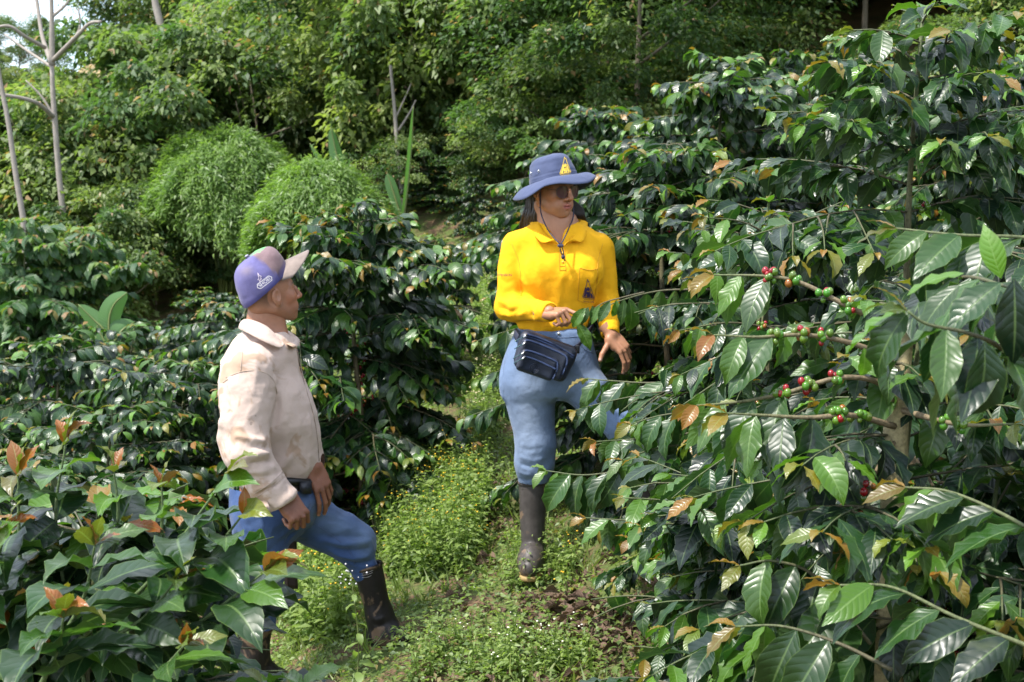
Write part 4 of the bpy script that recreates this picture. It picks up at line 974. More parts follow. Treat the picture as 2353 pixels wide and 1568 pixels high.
if 'people' not in SKIP:
    # ================= the man in the cap
    YM = 5.1
    KM = YM/F0/CP
    def m_(px, py, dy=0.): return at(px, py, YM+dy)
    SK1 = (.31, .145, .085)
    feet = np.array([m_(700, 1500)[0], YM, grd(m_(700, 1500)[0], YM)])
    body = Joined()
    hf = nrm(np.array([math.cos(math.radians(33))*math.cos(.17), math.sin(math.radians(33))*math.cos(.17), math.sin(.17)]))
    HM = frame(hf, (0, 0, 1)); hs = .97
    V, F = surf(headfn(False), (-.13, -.10, -.14), (.14, .10, .135), .0026); hc = head_colors(V, SK1, (.30, .10, .08), False, hair=(.035, .025, .02)); V = relax(V, F, 1, .25)
    HO = m_(693.5, 677, .065)-HM@np.array([.1235, 0, -.031])*hs
    HV = V*hs@HM.T+HO; body.add(HV, F, hc)
    def hl(x, y, z): return HM@(np.array([x, y, z])*hs)+HO
    for sg in (-1, 1):
        e = ICO2[0]*.0118*hs+hl(.0695, sg*.030, .002); q = (e-hl(.0695, sg*.030, .002))@hf/.0118; cc = np.where((q > .86)[:, None], (.015, .008, .006), (.32, .27, .24)); 
        body.V.append(e); body.F.append(np.vstack([np.hstack([ICO2[1], ICO2[1][:, 2:]])])+body.n); body.n += len(e); body.C.append(cc)
    # neck and chest inside the shirt, arms and legs run on inside the clothes
    def mb_(P):
        d = rc(P, m_(606, 712), m_(600, 775), .057, .062); d = smin(d, rc(P, m_(632, 722), m_(640, 775), .034, .036), .03)
        d = smin(d, ell(P, m_(610, 860), (.10, .155, .15)), .06); d = smin(d, rc(P, m_(615, 900), m_(620, 1130, .05), .11, .11), .06)
        d = smin(d, rc(P, m_(580, 850, -.16), m_(560, 1020, -.2), .05, .042), .03); d = smin(d, rc(P, m_(560, 1020, -.2), m_(640, 1150, -.2), .042, .030), .02)
        d = smin(d, rc(P, m_(620, 1140, -.06), m_(595, 1330, -.05), .07, .05), .03); d = smin(d, rc(P, m_(670, 1180, .14), m_(815, 1250, .15), .06, .042), .03)
        return smin(d, rc(P, m_(818, 1252, .15), m_(848, 1400, .16), .036, .030), .02)
    V, F = surf(mb_, m_(470, 1420, -.4)+[0, 0, 0], m_(900, 690, .4), .009); body.add(V, F, SK1)
    HS = (.23, .098, .058)
    MR = frame((.62, -.12, -.78), (.55, -.75, .35))
    V, F, L, nl = handmesh([(1.0, 1.3, .7), (1.05, 1.4, .8), (1.1, 1.4, .8), (1.1, 1.3, .8)], [(.030, .012, -.022), (.052, .008, -.040), (.070, -.004, -.052)], MR, m_(652, 1140, -.2), 1, 1.08)
    body.add(V, F, hand_colors(L, HS, nl, (.45, .25, .19)))
    ML = frame((.42, -.05, -.9), (.62, -.72, .2))
    V, F, L, nl = handmesh([(.25, .35, .25), (.3, .4, .3), (.35, .5, .3), (.4, .5, .3)], [(.025, .022, -.012), (.050, .030, -.014), (.074, .030, -.016)], ML, m_(718, 1070, -.02), -1, 1.05)
    body.add(V, F, hand_colors(L, HS, nl, (.45, .25, .19)))
    man = mesh('person', np.vstack(body.V), [np.vstack(body.F)], SKIN, col=np.vstack(body.C))
    tag(man, 'person in worn purple cap, stained beige shirt, blue jeans and black boots', 'person')
    # shirt
    D = stations([(758, 560, 660, YM, .07), (775, 545, 672, YM, .10), (800, 530, 682, YM, .15), (850, 500, 689, YM, .185), (885, 492, 703, YM, .19), (925, 484, 718, YM, .185), (970, 492, 730, YM, .175), (1015, 512, 738, YM+.02, .165),
                  (1060, 528, 741, YM+.03, .16), (1085, 536, 735, YM+.04, .15), (1103, 545, 715, YM+.04, .14), (1125, 560, 690, YM+.04, .12)])
    sh, el, wr = m_(572, 850, -.15), m_(566, 1035, -.24), m_(643, 1145, -.22)
    def shirt_m(P):
        d = prof(P, D, 2.2, .03)
        a = rc(P, sh, el, .098, .078); a = smin(a, rc(P, m_(560, 900, -.19), m_(545, 1000, -.22), .075, .07), .03)
        a = smin(a, rc(P, el, wr, .072, .050), .03); a = smin(a, rc(P, m_(600, 1120, -.22), m_(650, 1148, -.22), .052, .050), .02)
        b = rc(P, m_(610, 850, .18), m_(660, 1010, .24), .085, .065); b = smin(b, rc(P, m_(660, 1010, .24), m_(718, 1072, .02), .06, .045), .03)
        d = smin(d, a, .018); d = smin(d, b, .03)
        # neck opening
        d = smax(d, -rc(P, m_(612, 700), m_(618, 772), .056, .062), .006)
        d = smax(d, -rc(P, m_(650, 755, 0), m_(664, 800, -.0), .022, .012), .006)
        # cut the cuff flat
        ax = nrm(wr-el).astype(np.float32); s_ = (P-wr)@ax; d = smax(d, np.where(np.linalg.norm(P-wr, axis=-1) < .12, s_-.018, -1), .003)
        return d
    V, F = surf(shirt_m, m_(455, 1200, -.5), m_(770, 725, .45), .0062); N = vnormals(V, F)
    def ml(*pts): return [m_(p[0], p[1], p[2] if len(p) > 2 else -.2) for p in pts]
    big = fbm(V, 5, 3, 3)*.006-(np.abs(fbm(V*[1.5, 1, .8], 7, 12, 2))-.2)*.012-(np.abs(fbm(V*[1.2, 1, 1.2], 14, 5, 2))-.2)*.004; V = V+N*big[:, None]
    V = folds(V, N, [
        (ml((565, 860, -.26), (600, 850, -.26), (628, 872, -.22)), .006, .007), (ml((560, 868, -.27), (600, 860, -.26), (630, 885, -.22)), .007, -.006),
        (ml((634, 880, -.14), (640, 930, -.17), (632, 985, -.18)), .012, -.020), (ml((628, 900, -.2), (634, 950, -.24), (628, 1000, -.24)), .012, .008),
        (ml((612, 840, -.18), (640, 900, -.19), (655, 960, -.19), (668, 1010, -.18)), .014, .010), (ml((600, 820, -.18), (650, 880, -.18), (672, 960, -.18)), .010, -.009),
        (ml((640, 830, -.15), (668, 900, -.17), (690, 985, -.16)), .012, .007), (ml((650, 860, -.15), (680, 930, -.16), (700, 1010, -.14)), .012, -.007),
        (ml((492, 870, -.1), (500, 920, -.12), (512, 980, -.15)), .012, -.010), (ml((505, 860, -.2), (503, 930, -.25), (506, 990, -.27)), .013, .009), (ml((484, 925, -.1), (500, 935, -.2), (512, 960, -.26)), .008, -.009),
        (ml((535, 1000, -.3), (575, 1008, -.31), (615, 1015, -.27)), .010, .010), (ml((540, 1018, -.3), (580, 1028, -.31), (618, 1030, -.26)), .009, -.011),
        (ml((535, 1042, -.3), (580, 1048, -.32), (625, 1040, -.27)), .010, .010), (ml((540, 1060, -.3), (590, 1066, -.31), (628, 1058, -.26)), .009, -.010),
        (ml((548, 1080, -.28), (590, 1085, -.3), (635, 1072, -.25)), .010, .008), (ml((560, 1100, -.27), (605, 1098, -.3), (648, 1086, -.24)), .008, -.006), (ml((588, 1032, -.32), (620, 1045, -.28), (614, 1075, -.3)), .009, .009),
        (ml((585, 1128, -.28), (618, 1115, -.29), (650, 1088, -.24)), .005, .007), (ml((590, 1136, -.28), (622, 1122, -.29), (655, 1096, -.24)), .005, -.005),
        (ml((660, 1095, -.12), (690, 1050, -.13), (710, 1010, -.12)), .014, -.008), (ml((640, 1085, -.12), (665, 1050, -.14), (672, 1020, -.14)), .012, .008), (ml((700, 1098, -.1), (715, 1070, -.12), (728, 1035, -.1)), .012, .008),
        (ml((690, 820, -.05), (705, 890, -.06), (722, 960, -.06), (735, 1050, -.06)), .006, -.006), (ml((683, 822, -.07), (698, 890, -.08), (714, 960, -.08), (728, 1050, -.08)), .006, .005),
        (ml((560, 1075, -.1), (600, 1090, -.12), (640, 1100, -.12)), .012, .008),
    ])
    V = relax(V, F, 1, .3); sc = np.tile((.55, .425, .36), (len(V), 1))
    shirt = mesh('shirt', V, F, DRILL, man, col=sc); TS = bvh(V, F)
    # collar: two flaps lying round the neck
    def flap(I, O, th, n=22, lift=.007):
        A_, B_ = spline(np.array(I, float), n), spline(np.array(O, float), n); s = np.linspace(0, 1, 5)
        G = A_[:, None]*(1-s)[None, :, None]+B_[:, None]*s[None, :, None]; G = G+np.array([0, -.4, .8])*(lift*np.sin(np.pi*s*.8))[None, :, None]; return sheet(G, th)
    cm = MB()
    V, F = flap([m_(556, 738, .05), m_(566, 734, -.02), m_(585, 738, -.075), (m_(613, 751, -.10)), m_(636, 773, -.085), m_(653, 792, -.06)], [m_(549, 755, .07), m_(553, 760, -.03), m_(570, 768, -.12), m_(603, 785, -.165), m_(641, 801, -.15), m_(652, 796, -.13)], .004); cm.add(V, F, col=np.array((.55, .425, .36)))
    V, F = flap([m_(652, 790, -.06), m_(657, 777, .0), m_(658, 764, .05), m_(640, 752, .09)], [m_(674, 799, -.10), m_(684, 797, -.04), m_(688, 783, .04), m_(672, 768, .12)], .004, lift=.004); cm.add(V, F, col=np.array((.55, .425, .36)))
    V, F = flap([m_(556, 738, .05), m_(575, 735, .09), m_(610, 745, .11), m_(640, 752, .09)], [m_(549, 755, .07), m_(570, 755, .13), m_(615, 765, .15), m_(660, 770, .12)], .004, lift=.004); cm.add(V, F, col=np.array((.55, .425, .36)))
    cm.build('collar', DRILL, shirt)
    seams(TS, [[(520, 868), (540, 860), (562, 853), (600, 853), (628, 872), (636, 905)], [(553, 853), (556, 820), (556, 800)], [(585, 1134), (620, 1112), (650, 1085)], [(590, 1142), (625, 1120), (655, 1094)], [(512, 880), (524, 872)]], (.40, .31, .25), .0013, shirt, 'stitched_seam')
    seams(TS, [[(681, 800), (692, 850), (704, 900), (720, 955), (729, 1010), (733, 1060)]], (.30, .23, .18), .0022, shirt, 'front_placket_edge')
    # cuff band with its button tab
    ax = nrm(wr-el); 
    cv, cf, _ = tube([wr-ax*.010, wr+ax*.002, wr+ax*.020, wr+ax*.0225], [.0515, .0535, .0530, .047], 28, cap=False); cbm = MB(); cbm.add(cv, cf, col=np.array((.55, .425, .36)))
    tv, tf = sheet(np.array([[m_(600, 1152, -.275), m_(612, 1150, -.275)], [m_(607, 1168, -.28), m_(619, 1164, -.28)], [m_(613, 1181, -.275), m_(624, 1177, -.275)]]), .004); cbm.add(tv, tf, col=np.array((.55, .425, .36)))
    cbm.build('cuff', DRILL, shirt)
    mesh('button', ICO2[0]*[.006, .004, .006]+m_(611, 1167, -.286), ICO2[1], plain('horn_button', (.3, .22, .16), .3, 40, .1, 0), shirt)
    # jeans
    JD = stations([(1085, 548, 712, YM+.04, .135), (1110, 530, 735, YM+.04, .15), (1150, 526, 745, YM+.05, .17), (1185, 530, 735, YM+.06, .17), (1215, 533, 705, YM+.06, .16), (1245, 536, 680, YM+.03, .10)])
    def jeans_m(P):
        d = prof(P, JD, 2.2, .03)
        r = smin(rc(P, m_(602, 1190, -.06), m_(598, 1320, -.06), .106, .084), rc(P, m_(598, 1320, -.06), m_(590, 1440, -.04), .084, .068), .03)
        l = smin(rc(P, m_(690, 1180, .14), m_(812, 1252, .15), .104, .076), rc(P, m_(812, 1252, .15), m_(840, 1315, .16), .074, .052), .02)
        l = smin(l, rc(P, m_(790, 1215, .15), m_(825, 1240, .15), .065, .062), .02)
        return smin(smin(d, r, .03), l, .03)
    V, F = surf(jeans_m, m_(490, 1490, -.35)-[0, 0, .02], m_(900, 1070, .42), .0062); N = vnormals(V, F); V = V+N*(fbm(V, 7, 9, 2)*.004+(np.abs(fbm(V*[1, 1, 1.8], 9, 31, 2))-.2)*-.010)[:, None]
    jm = lambda *p: [m_(a, b, c) for a, b, c in p]
    V = folds(V, N, [
        (jm((700, 1165, .0), (740, 1175, .04), (785, 1178, .07)), .010, .010), (jm((690, 1182, .0), (740, 1195, .04), (800, 1200, .08)), .010, -.010), (jm((690, 1200, .0), (740, 1214, .04), (815, 1218, .08)), .011, .010),
        (jm((700, 1222, .02), (760, 1236, .06), (840, 1232, .09)), .010, -.011), (jm((720, 1240, .04), (780, 1252, .06), (850, 1246, .1)), .010, .009), (jm((740, 1258, .05), (800, 1268, .07), (858, 1262, .1)), .010, -.010),
        (jm((760, 1274, .07), (810, 1282, .08), (862, 1276, .1)), .009, .009), (jm((790, 1292, .08), (830, 1296, .1), (866, 1288, .12)), .008, -.008), (jm((835, 1215, .08), (850, 1245, .1), (858, 1272, .12)), .010, .007),
        (jm((655, 1105, -.1), (668, 1150, -.1), (700, 1172, -.04)), .010, -.014), (jm((640, 1160, -.13), (655, 1200, -.13), (664, 1240, -.12)), .012, .007), (jm((668, 1200, -.06), (670, 1225, -.06), (660, 1260, -.1)), .010, -.010),
        (jm((540, 1150, -.12), (570, 1165, -.15), (610, 1165, -.17)), .012, -.006), (jm((545, 1250, -.12), (590, 1262, -.15), (640, 1255, -.15)), .012, .005), (jm((545, 1285, -.12), (590, 1292, -.15), (640, 1290, -.14)), .012, -.006)])
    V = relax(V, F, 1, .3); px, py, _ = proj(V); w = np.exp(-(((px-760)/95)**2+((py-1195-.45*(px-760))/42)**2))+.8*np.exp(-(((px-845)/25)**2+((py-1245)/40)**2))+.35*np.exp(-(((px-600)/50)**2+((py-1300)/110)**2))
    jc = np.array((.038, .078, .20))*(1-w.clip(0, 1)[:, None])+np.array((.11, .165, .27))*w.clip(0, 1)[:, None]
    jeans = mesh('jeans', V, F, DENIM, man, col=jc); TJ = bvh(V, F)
    seams(TJ, [[(530, 1118), (562, 1120)], [(530, 1121), (562, 1123)], [(562, 1120), (566, 1160), (556, 1185)], [(586, 1128), (584, 1190)], [(684, 1112), (712, 1150), (700, 1178), (678, 1188)], [(690, 1110), (718, 1150), (706, 1184), (684, 1194)], [(700, 1190), (760, 1228), (800, 1262), (815, 1295)]], (.07, .10, .19), .0010, jeans, 'stitched_seam')
    mesh('belt', *(lambda a: (a[0], a[1]))(tube([m_(560, 1096, -.08), m_(620, 1104, -.105), m_(670, 1108, -.10), m_(708, 1108, -.05), m_(724, 1104, .03)], .016, 8)), LEATHER, man, col=None)
    mesh('phone_pouch', *(lambda a: (a[0], a[1]))(sheet(np.array([[m_(688, 1110, -.09), m_(712, 1108, -.06)], [m_(690, 1122, -.10), m_(713, 1122, -.07)], [m_(694, 1134, -.09), m_(712, 1133, -.065)]]), .02)), plain('dark_pouch', (.012, .014, .02), .5), man)
    # boots
    def bootfn(top, ank, heel, toe, r0, r1, fw):
        ft = nrm(np.array(toe)-np.array(heel))
        def f(P):
            d = rc(P, top, ank, r0, r1); d = smin(d, rc(P, ank, heel, r1*.98, .043), .03); h2 = np.array(heel); t2 = np.array(toe)
            d = smin(d, rc(P, h2, (h2+t2)/2+[0, 0, .002], .043, .046), .03); d = smin(d, rc(P, (h2+t2)/2+[0, 0, .002], t2-[0, 0, .004], .046, .039), .03)
            d = smin(d, rc(P, np.array(ank)*.6+np.array(heel)*.4+ft*.02, (h2+t2)/2+[0, 0, .03], .044, .034), .03)
            sole = min(h2[2], t2[2])-.034; d = smax(d, (sole-P[..., 2]).astype(np.float32)+0.0*P[..., 0], .006)
            tp = np.array(top); a = nrm(np.array(ank)-tp); s_ = (P-tp)@a.astype(np.float32); d = smax(d, -s_, .002)
            return smax(d, -(np.maximum(np.linalg.norm(P-tp-s_[..., None]*a.astype(np.float32), axis=-1)-r0*.84, s_-.03)), .002)
        return f
    def boot(top, ank, heel, toe, r0, r1, parent, col, fl, h=.0055):
        top, ank, heel, toe = map(np.array, (top, ank, heel, toe)); lo, hi = bounds([top, ank, heel, toe], .08)
        V, F = surf(bootfn(top, ank, heel, toe, r0, r1, .05), lo, hi, h); N = vnormals(V, F)
        V = V+N*(fbm(V, 9, 4, 2)*.0025)[:, None]; V = folds(V, N, fl); V = relax(V, F, 1, .3)
        o = mesh('rubber_boot', V, F, RUBBER, parent, col=np.tile(col, (len(V), 1)))
        a = nrm(ank-top); v, f, _ = tube([top-a*.001, top+a*.004, top+a*.011, top+a*.014], [r0*1.0, r0*1.05, r0*1.05, r0*1.0], 30, cap=False); mesh('rim', v, f, RUBBER, o, col=np.tile(np.array(col)*.8, (len(v), 1)))
        h2 = heel-[0, 0, .032]; t2 = toe-[0, 0, .034]; z = min(heel[2], toe[2])-.040; pts = [[*h2[:2], z], [*(.5*(h2+t2)[:2]), z], [*t2[:2], z]]
        def sole(P): Q = P*np.array([1, 1, 1], np.float32); d = smin(rc(P[..., :2], np.array(pts[0][:2]), np.array(pts[1][:2]), .041, .044), rc(P[..., :2], np.array(pts[1][:2]), np.array(pts[2][:2]), .044, .038), .02); return smax(d, np.abs(P[..., 2]-z)-.010, .004)
        lo, hi = bounds(pts, .06); lo[2] = z-.02; hi[2] = z+.02; v, f = surf(sole, lo, hi, .005); mesh('sole', v, f, plain('yellowish_sole', (.28, .19, .07), .7, 20, .4), o)
        return o, bvh(V, F)
    mud = lambda *L: [(jm(*l[0]), l[1], l[2]) for l in L]
    bl, TB = boot(m_(843, 1298, .16), m_(872, 1412, .16), m_(871, 1464, .16), m_(930, 1462, .13), .058, .047, man, (.016, .013, .013), mud((((815, 1370, .1), (850, 1385, .1), (890, 1375, .1)), .009, .004), (((845, 1432, .1), (870, 1440, .1), (905, 1428, .1)), .009, -.005), (((840, 1420, .1), (868, 1425, .1), (895, 1415, .1)), .008, .004)))
    seams(TB, [[(824, 1317), (842, 1316), (857, 1311)], [(825, 1322), (842, 1321), (856, 1316)], [(830, 1327), (842, 1327), (853, 1323)]], (.30, .28, .27), .0010, bl, 'printed_line')
    zr = grd(m_(585, 1540, -.04)[0], YM-.04)
    a_ = m_(585, 1440, -.04); hh = m_(575, 1540, -.04); hh[2] = max(zr+.045, hh[2]-.03); boot(a_, [a_[0]-.005, a_[1], hh[2]+.08], hh, hh+[.10, .02, -.004], .066, .052, man, (.020, .016, .015), [])
    # cap
    cf_ = nrm(np.array([.84*math.cos(.38), math.sin(.38)*.84+.02, .52])); CMx = frame(cf_, (-.42, -.12, .87)); CO = m_(604, 658, -.010)
    nA, nV = 72, 22; rx, ry, Hc = .109, .099, .117
    aa = np.linspace(0, 2*np.pi, nA, endpoint=False)
    def crown_pt(a, t):     # t 0 rim .. 1 apex
        e = 2.5+3.2*max(0, math.cos(a))**1.5; th = t*math.pi/2; v = math.sin(th)**(2/e) if t > 0 else 0; h = max(math.cos(th), 0)**(2/e)
        zb = .020*math.cos(a)-.012; seam = 1-.018*math.exp(-((math.cos(3*a+.0)-(-1))/.05)**2)*0
        pan = 1-.022*(abs(math.cos(3*a))**14)*(1-.4*t)
        fr = 1+.10*max(0, math.cos(a))*math.sin(th)**2-.0*t
        return np.array([.010+rx*h*math.cos(a)*pan*fr-.012*t*math.cos(a), ry*h*math.sin(a)*pan, zb+(Hc-zb)*v])
    G = np.array([[crown_pt(a, t) for a in aa] for t in np.linspace(0, 1, nV)])
    Vl = G.reshape(-1, 3); Fc = grid_faces(nV, nA, True); N = vnormals(Vl, Fc); Vl = Vl+N*(fbm(Vl, 14, 5, 2)*.005)[:, None]
    x, y, z = Vl[:, 0], Vl[:, 1], Vl[:, 2]; ang = np.arctan2(y, x-.01)
    front = smooth(.004, -.004, -(x-.032+.10*(z-.02)*(-1)+.25*(.06-z)*.0)); front = (x+.30*(z-.05) > .040)
    front = smooth(.036, .042, x+.28*(.06-z)*-1.0)
    ccol = np.array((.115, .105, .25))*(1-front[:, None])+np.array((.19, .125, .135))*front[:, None]
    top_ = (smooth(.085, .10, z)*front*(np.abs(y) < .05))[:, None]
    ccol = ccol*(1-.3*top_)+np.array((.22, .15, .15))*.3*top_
    grn = (smooth(.030, .040, x)*smooth(.112, .116, z)*(y < .05)*(y > -.06))[:, None]
    gs = fbm(Vl, 60, 2, 1)[:, None] > -.05; ccol = np.where((grn > .5) & gs, (.12, .55, .14), ccol)
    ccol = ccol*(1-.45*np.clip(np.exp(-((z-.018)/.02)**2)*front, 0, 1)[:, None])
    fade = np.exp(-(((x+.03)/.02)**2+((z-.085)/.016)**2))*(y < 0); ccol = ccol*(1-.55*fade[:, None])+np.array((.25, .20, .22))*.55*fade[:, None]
    edge = (smooth(.012, .004, np.abs(z-(.020*np.cos(ang)-.012))) > .6); ccol = np.where(edge[:, None], (.08, .08, .30), ccol)
    Vw = Vl@CMx.T+CO; cap = mesh('cap', Vw, Fc, CAPC, man, col=ccol)
    mat_solid = cap.modifiers.new('thickness', 'SOLIDIFY'); mat_solid.thickness = .003; mat_solid.offset = -1
    TC = bvh(Vw, Fc)
    nb = 25; ab = np.linspace(-1.15, 1.15, nb); rws = np.linspace(0, 1, 10); B = np.zeros((10, nb, 3))
    for j, a in enumerate(ab):
        p0 = crown_pt(a, .0); arch = .052*max(0, math.cos(a*1.25))**.9-.014
        for i, s_ in enumerate(rws): B[i, j] = [p0[0]-.002+s_*.096*max(0, math.cos(a*1.28))**.38, p0[1]*(1-.02*s_), arch*(1-.04*s_)-.012*s_-.004]
    V, F = sheet(B, .0035); bc = np.tile((.24, .19, .165), (len(V), 1)); bc[len(V)//2:] = (.05, .06, .06)
    nn = nrm(np.cross(B[1, nb//2]-B[0, nb//2], B[0, nb//2+1]-B[0, nb//2]))
    if nn[2] < 0: bc = bc[::-1].copy()
    mesh('bill', V@CMx.T+CO, F, CAPC, cap, col=bc)
    mesh('top_button', ICO2[0]*[.008, .008, .004]@CMx.T+(CO+CMx@np.array([.010, 0, .123])), ICO2[1], plain('cap_button', (.3, .28, .35), .6), cap)
    # marks on the side of the cap
    lg = MB(); o_ = (607.0, 723.0); c0 = np.array([717.5*.0+ (459.6+675*.2198), 545.8+470*.2198]); rr = math.radians(37); ux = (math.cos(rr)*16.5, -math.sin(rr)*16.5); uy = (-math.sin(rr)*16.5*.9, -math.cos(rr)*16.5*.9)
    V2, F2 = textmesh('SHOEI', .78, spacing=.95); V, F = decal(TC, V2*[.92, 1], F2, c0, ux, uy, .0012); lg.add(V, F, col=np.array((.72, .68, .70)))
    hexa = [(-1.22, 0), (-.98, .42), (.98, .42), (1.22, 0), (.98, -.42), (-.98, -.42)]
    for i in range(6):
        V2, F2 = bar(hexa[i], hexa[(i+1) % 6], .09); V, F = decal(TC, V2, F2, c0, ux, uy, .0012); lg.add(V, F, col=np.array((.72, .68, .70)))
    star = [(-.55, -.75), (-.30, -.30), (-.62, -.05), (-.18, .05), (.05, .55), (.30, 1.1), (.22, .35), (.55, .15), (.20, -.05), (.15, -.45), (-.05, -.22), (-.55, -.75)]
    c1 = (459.6+625*.2198, 545.8+425*.2198)
    for i in range(len(star)-1):
        V2, F2 = bar(star[i], star[i+1], .10); V, F = decal(TC, V2, F2, c1, (ux[0]*.62, ux[1]*.62), (uy[0]*.75, uy[1]*.75), .0012); lg.add(V, F, col=np.array((.62, .52, .60)))
    lg.build('side_logo', THREAD, cap, smooth=False)
    # strap of the cap at the nape
    V, F, _ = tube([m_(556, 690, .04), m_(560, 699, -.02), m_(570, 701, -.06)], .006, 6); mesh('back_strap', V, F, plain('black_strap', (.01, .01, .012), .5), cap)
    # machete in its leather sheath hanging at the far hip: a thing of its own
    P0, P1 = m_(668, 1190, .22), m_(664, 1356, .20); b_ = P1.copy(); mroot = empty('machete_sheath', b_); tag(mroot, 'long dark leather machete sheath hanging beside the right leg of the man', 'sheath')
    G = np.array([[P0+[s*.028*(1-.1*t), 0, -t*(P0[2]-P1[2])] + np.array([-.006*math.sin(t*3), 0, 0])-b_ for s in np.linspace(-1, 1, 5)] for t in np.linspace(0, 1, 14)]); V, F = sheet(G, .014)
    local('leather_case', V, F, LEATHER, mroot, col=np.tile((.030, .018, .016), (len(V), 1)))
    V, F, _ = tube([G[i, 1]+[0, -.009, 0] for i in range(14)], .0016, 5); local('edge_stitching', V, F, LEATHER, mroot, col=np.tile((.10, .05, .045), (len(V), 1)))

    # ================= the woman in the yellow shirt
    YW = 5.45
    def w_(px, py, dy=0.): return at(px, py, YW+dy)
    SK2 = (.35, .165, .09)
    body = Joined(); yaw = math.radians(42); hf = nrm(np.array([math.sin(yaw), -math.cos(yaw), -.10])); HW = frame(hf, (-.06, 0, 1)); hs = .965
    V, F = surf(headfn(True), (-.13, -.10, -.135), (.14, .10, .135), .0026); hc = head_colors(V, SK2, (.36, .09, .085), True); V = relax(V, F, 1, .25)
    HO = w_(1316, 456.5, -.11)-HW@np.array([.120, 0, -.030])*hs; HV = V*hs@HW.T+HO; body.add(HV, F, hc)
    def hl(x, y, z): return HW@(np.array([x, y, z])*hs)+HO
    nk = hl(-.03, 0, -.07)
    def wb(P):
        d = rc(P, nk, w_(1285, 520, -.015), .048, .054); d = smin(d, rc(P, w_(1285, 525, .0), w_(1288, 600, -.01), .075, .10), .05)
        d = smin(d, rc(P, w_(1220, 562), w_(1345, 562), .045, .045), .05); d = smin(d, rc(P, w_(1287, 600), w_(1270, 760), .095, .095), .04)
        d = smin(d, rc(P, w_(1180, 600, .0), w_(1170, 710, -.02), .028, .026), .03); d = smin(d, rc(P, w_(1170, 710, -.02), w_(1262, 716, -.27), .026, .022), .02)
        d = smin(d, rc(P, w_(1376, 600), w_(1394, 692, .03), .026, .025), .03); d = smin(d, rc(P, w_(1394, 692, .03), w_(1402, 768, -.1), .025, .022), .02)
        d = smin(d, rc(P, w_(1225, 840), w_(1230, 1100), .075, .04), .05); d = smin(d, rc(P, w_(1320, 840), w_(1425, 985, -.1), .075, .055), .05)
        return d
    V, F = surf(wb, w_(1120, 1110, -.35), w_(1450, 430, .2), .008); body.add(V, F, SK2)
    MR = frame((.76, -.62, .05), (.50, -.62, .60)); WR = w_(1254, 718, -.25)
    V, F, L, nl = handmesh([(.45, .55, .30), (1.15, 1.35, .7), (1.25, 1.4, .8), (1.3, 1.4, .8)], [(.030, .014, -.016), (.056, .012, -.028), (.080, .004, -.034)], MR, WR, 1, .90)
    body.add(V, F, hand_colors(L, SK2, nl, (.62, .40, .34)))
    tipR = WR+MR@(np.array([.125, .03, -.055])*.9)
    ML = frame((.62, -.22, -.70), (.45, -.72, .55))
    V, F, L, nl = handmesh([(.35, .5, .3), (.45, .6, .35), (.55, .6, .4), (.6, .6, .4)], [(.012, .030, -.012), (.022, .056, -.024), (.036, .076, -.034)], ML, w_(1403, 768, -.10), -1, .92, spread=(.16, .04, -.08, -.2))
    body.add(V, F, hand_colors(L, SK2, nl, (.62, .40, .34)))
    woman = mesh('person', np.vstack(body.V), [np.vstack(body.F)], SKIN, col=np.vstack(body.C))
    tag(woman, 'person in blue bucket hat, sunglasses and yellow shirt holding a coffee branch', 'person')
    # shirt
    D = stations([(508, 1236, 1332, YW, .062), (522, 1212, 1352, YW, .080), (536, 1186, 1374, YW, .095), (552, 1172, 1386, YW, .105), (580, 1176, 1388, YW, .115), (620, 1190, 1384, YW-.005, .130), (655, 1199, 1376, YW-.005, .128), (700, 1194, 1364, YW, .118), (735, 1186, 1354, YW, .122), (752, 1190, 1348, YW, .118), (765, 1200, 1338, YW, .10)])
    s1, e1, r1 = w_(1186, 570, .0), w_(1168, 706, -.02), w_(1262, 717, -.26); s2, e2, r2 = w_(1376, 572, .01), w_(1393, 690, .03), w_(1402, 766, -.09)
    def shirt_w(P):
        d = prof(P, D, 2.2, .02)
        d = smin(d, ell(P, w_(1248, 628, -.075), (.075, .062, .075)), .05); d = smin(d, ell(P, w_(1340, 626, -.075), (.072, .062, .075)), .05)
        a = smin(rc(P, s1, e1, .062, .056), rc(P, e1, r1, .055, .036), .02); b = smin(rc(P, s2, e2, .060, .048), rc(P, e2, r2, .048, .034), .015)
        d = smin(d, a, .016); d = smin(d, b, .016)
        d = smax(d, -rc(P, w_(1284, 480, .0), w_(1286, 528, -.015), .052, .058), .006)
        q0 = w_(1287, 572, -.15); q = P-q0.astype(np.float32); tri = np.maximum(np.abs(q[..., 0]+.10*q[..., 2])-.42*q[..., 2], np.maximum(-q[..., 2], q[..., 1]-.14))
        d = smax(d, -tri*.9, .006)
        for (el_, wr_) in ((e1, r1), (e2, r2)):
            ax = nrm(wr_-el_).astype(np.float32); s_ = (P-wr_)@ax; d = smax(d, np.where(np.linalg.norm(P-wr_, axis=-1) < .1, s_-.004, -1), .003)
        return d
    V, F = surf(shirt_w, w_(1110, 790, -.42), w_(1450, 490, .22), .0058); N = vnormals(V, F); V = V+N*(fbm(V, 5, 6, 2)*.004-(np.abs(fbm(V*[1.4, 1, .7], 8, 21, 2))-.2)*.010)[:, None]
    wl = lambda *p: [w_(a, b, c) for a, b, c in p]
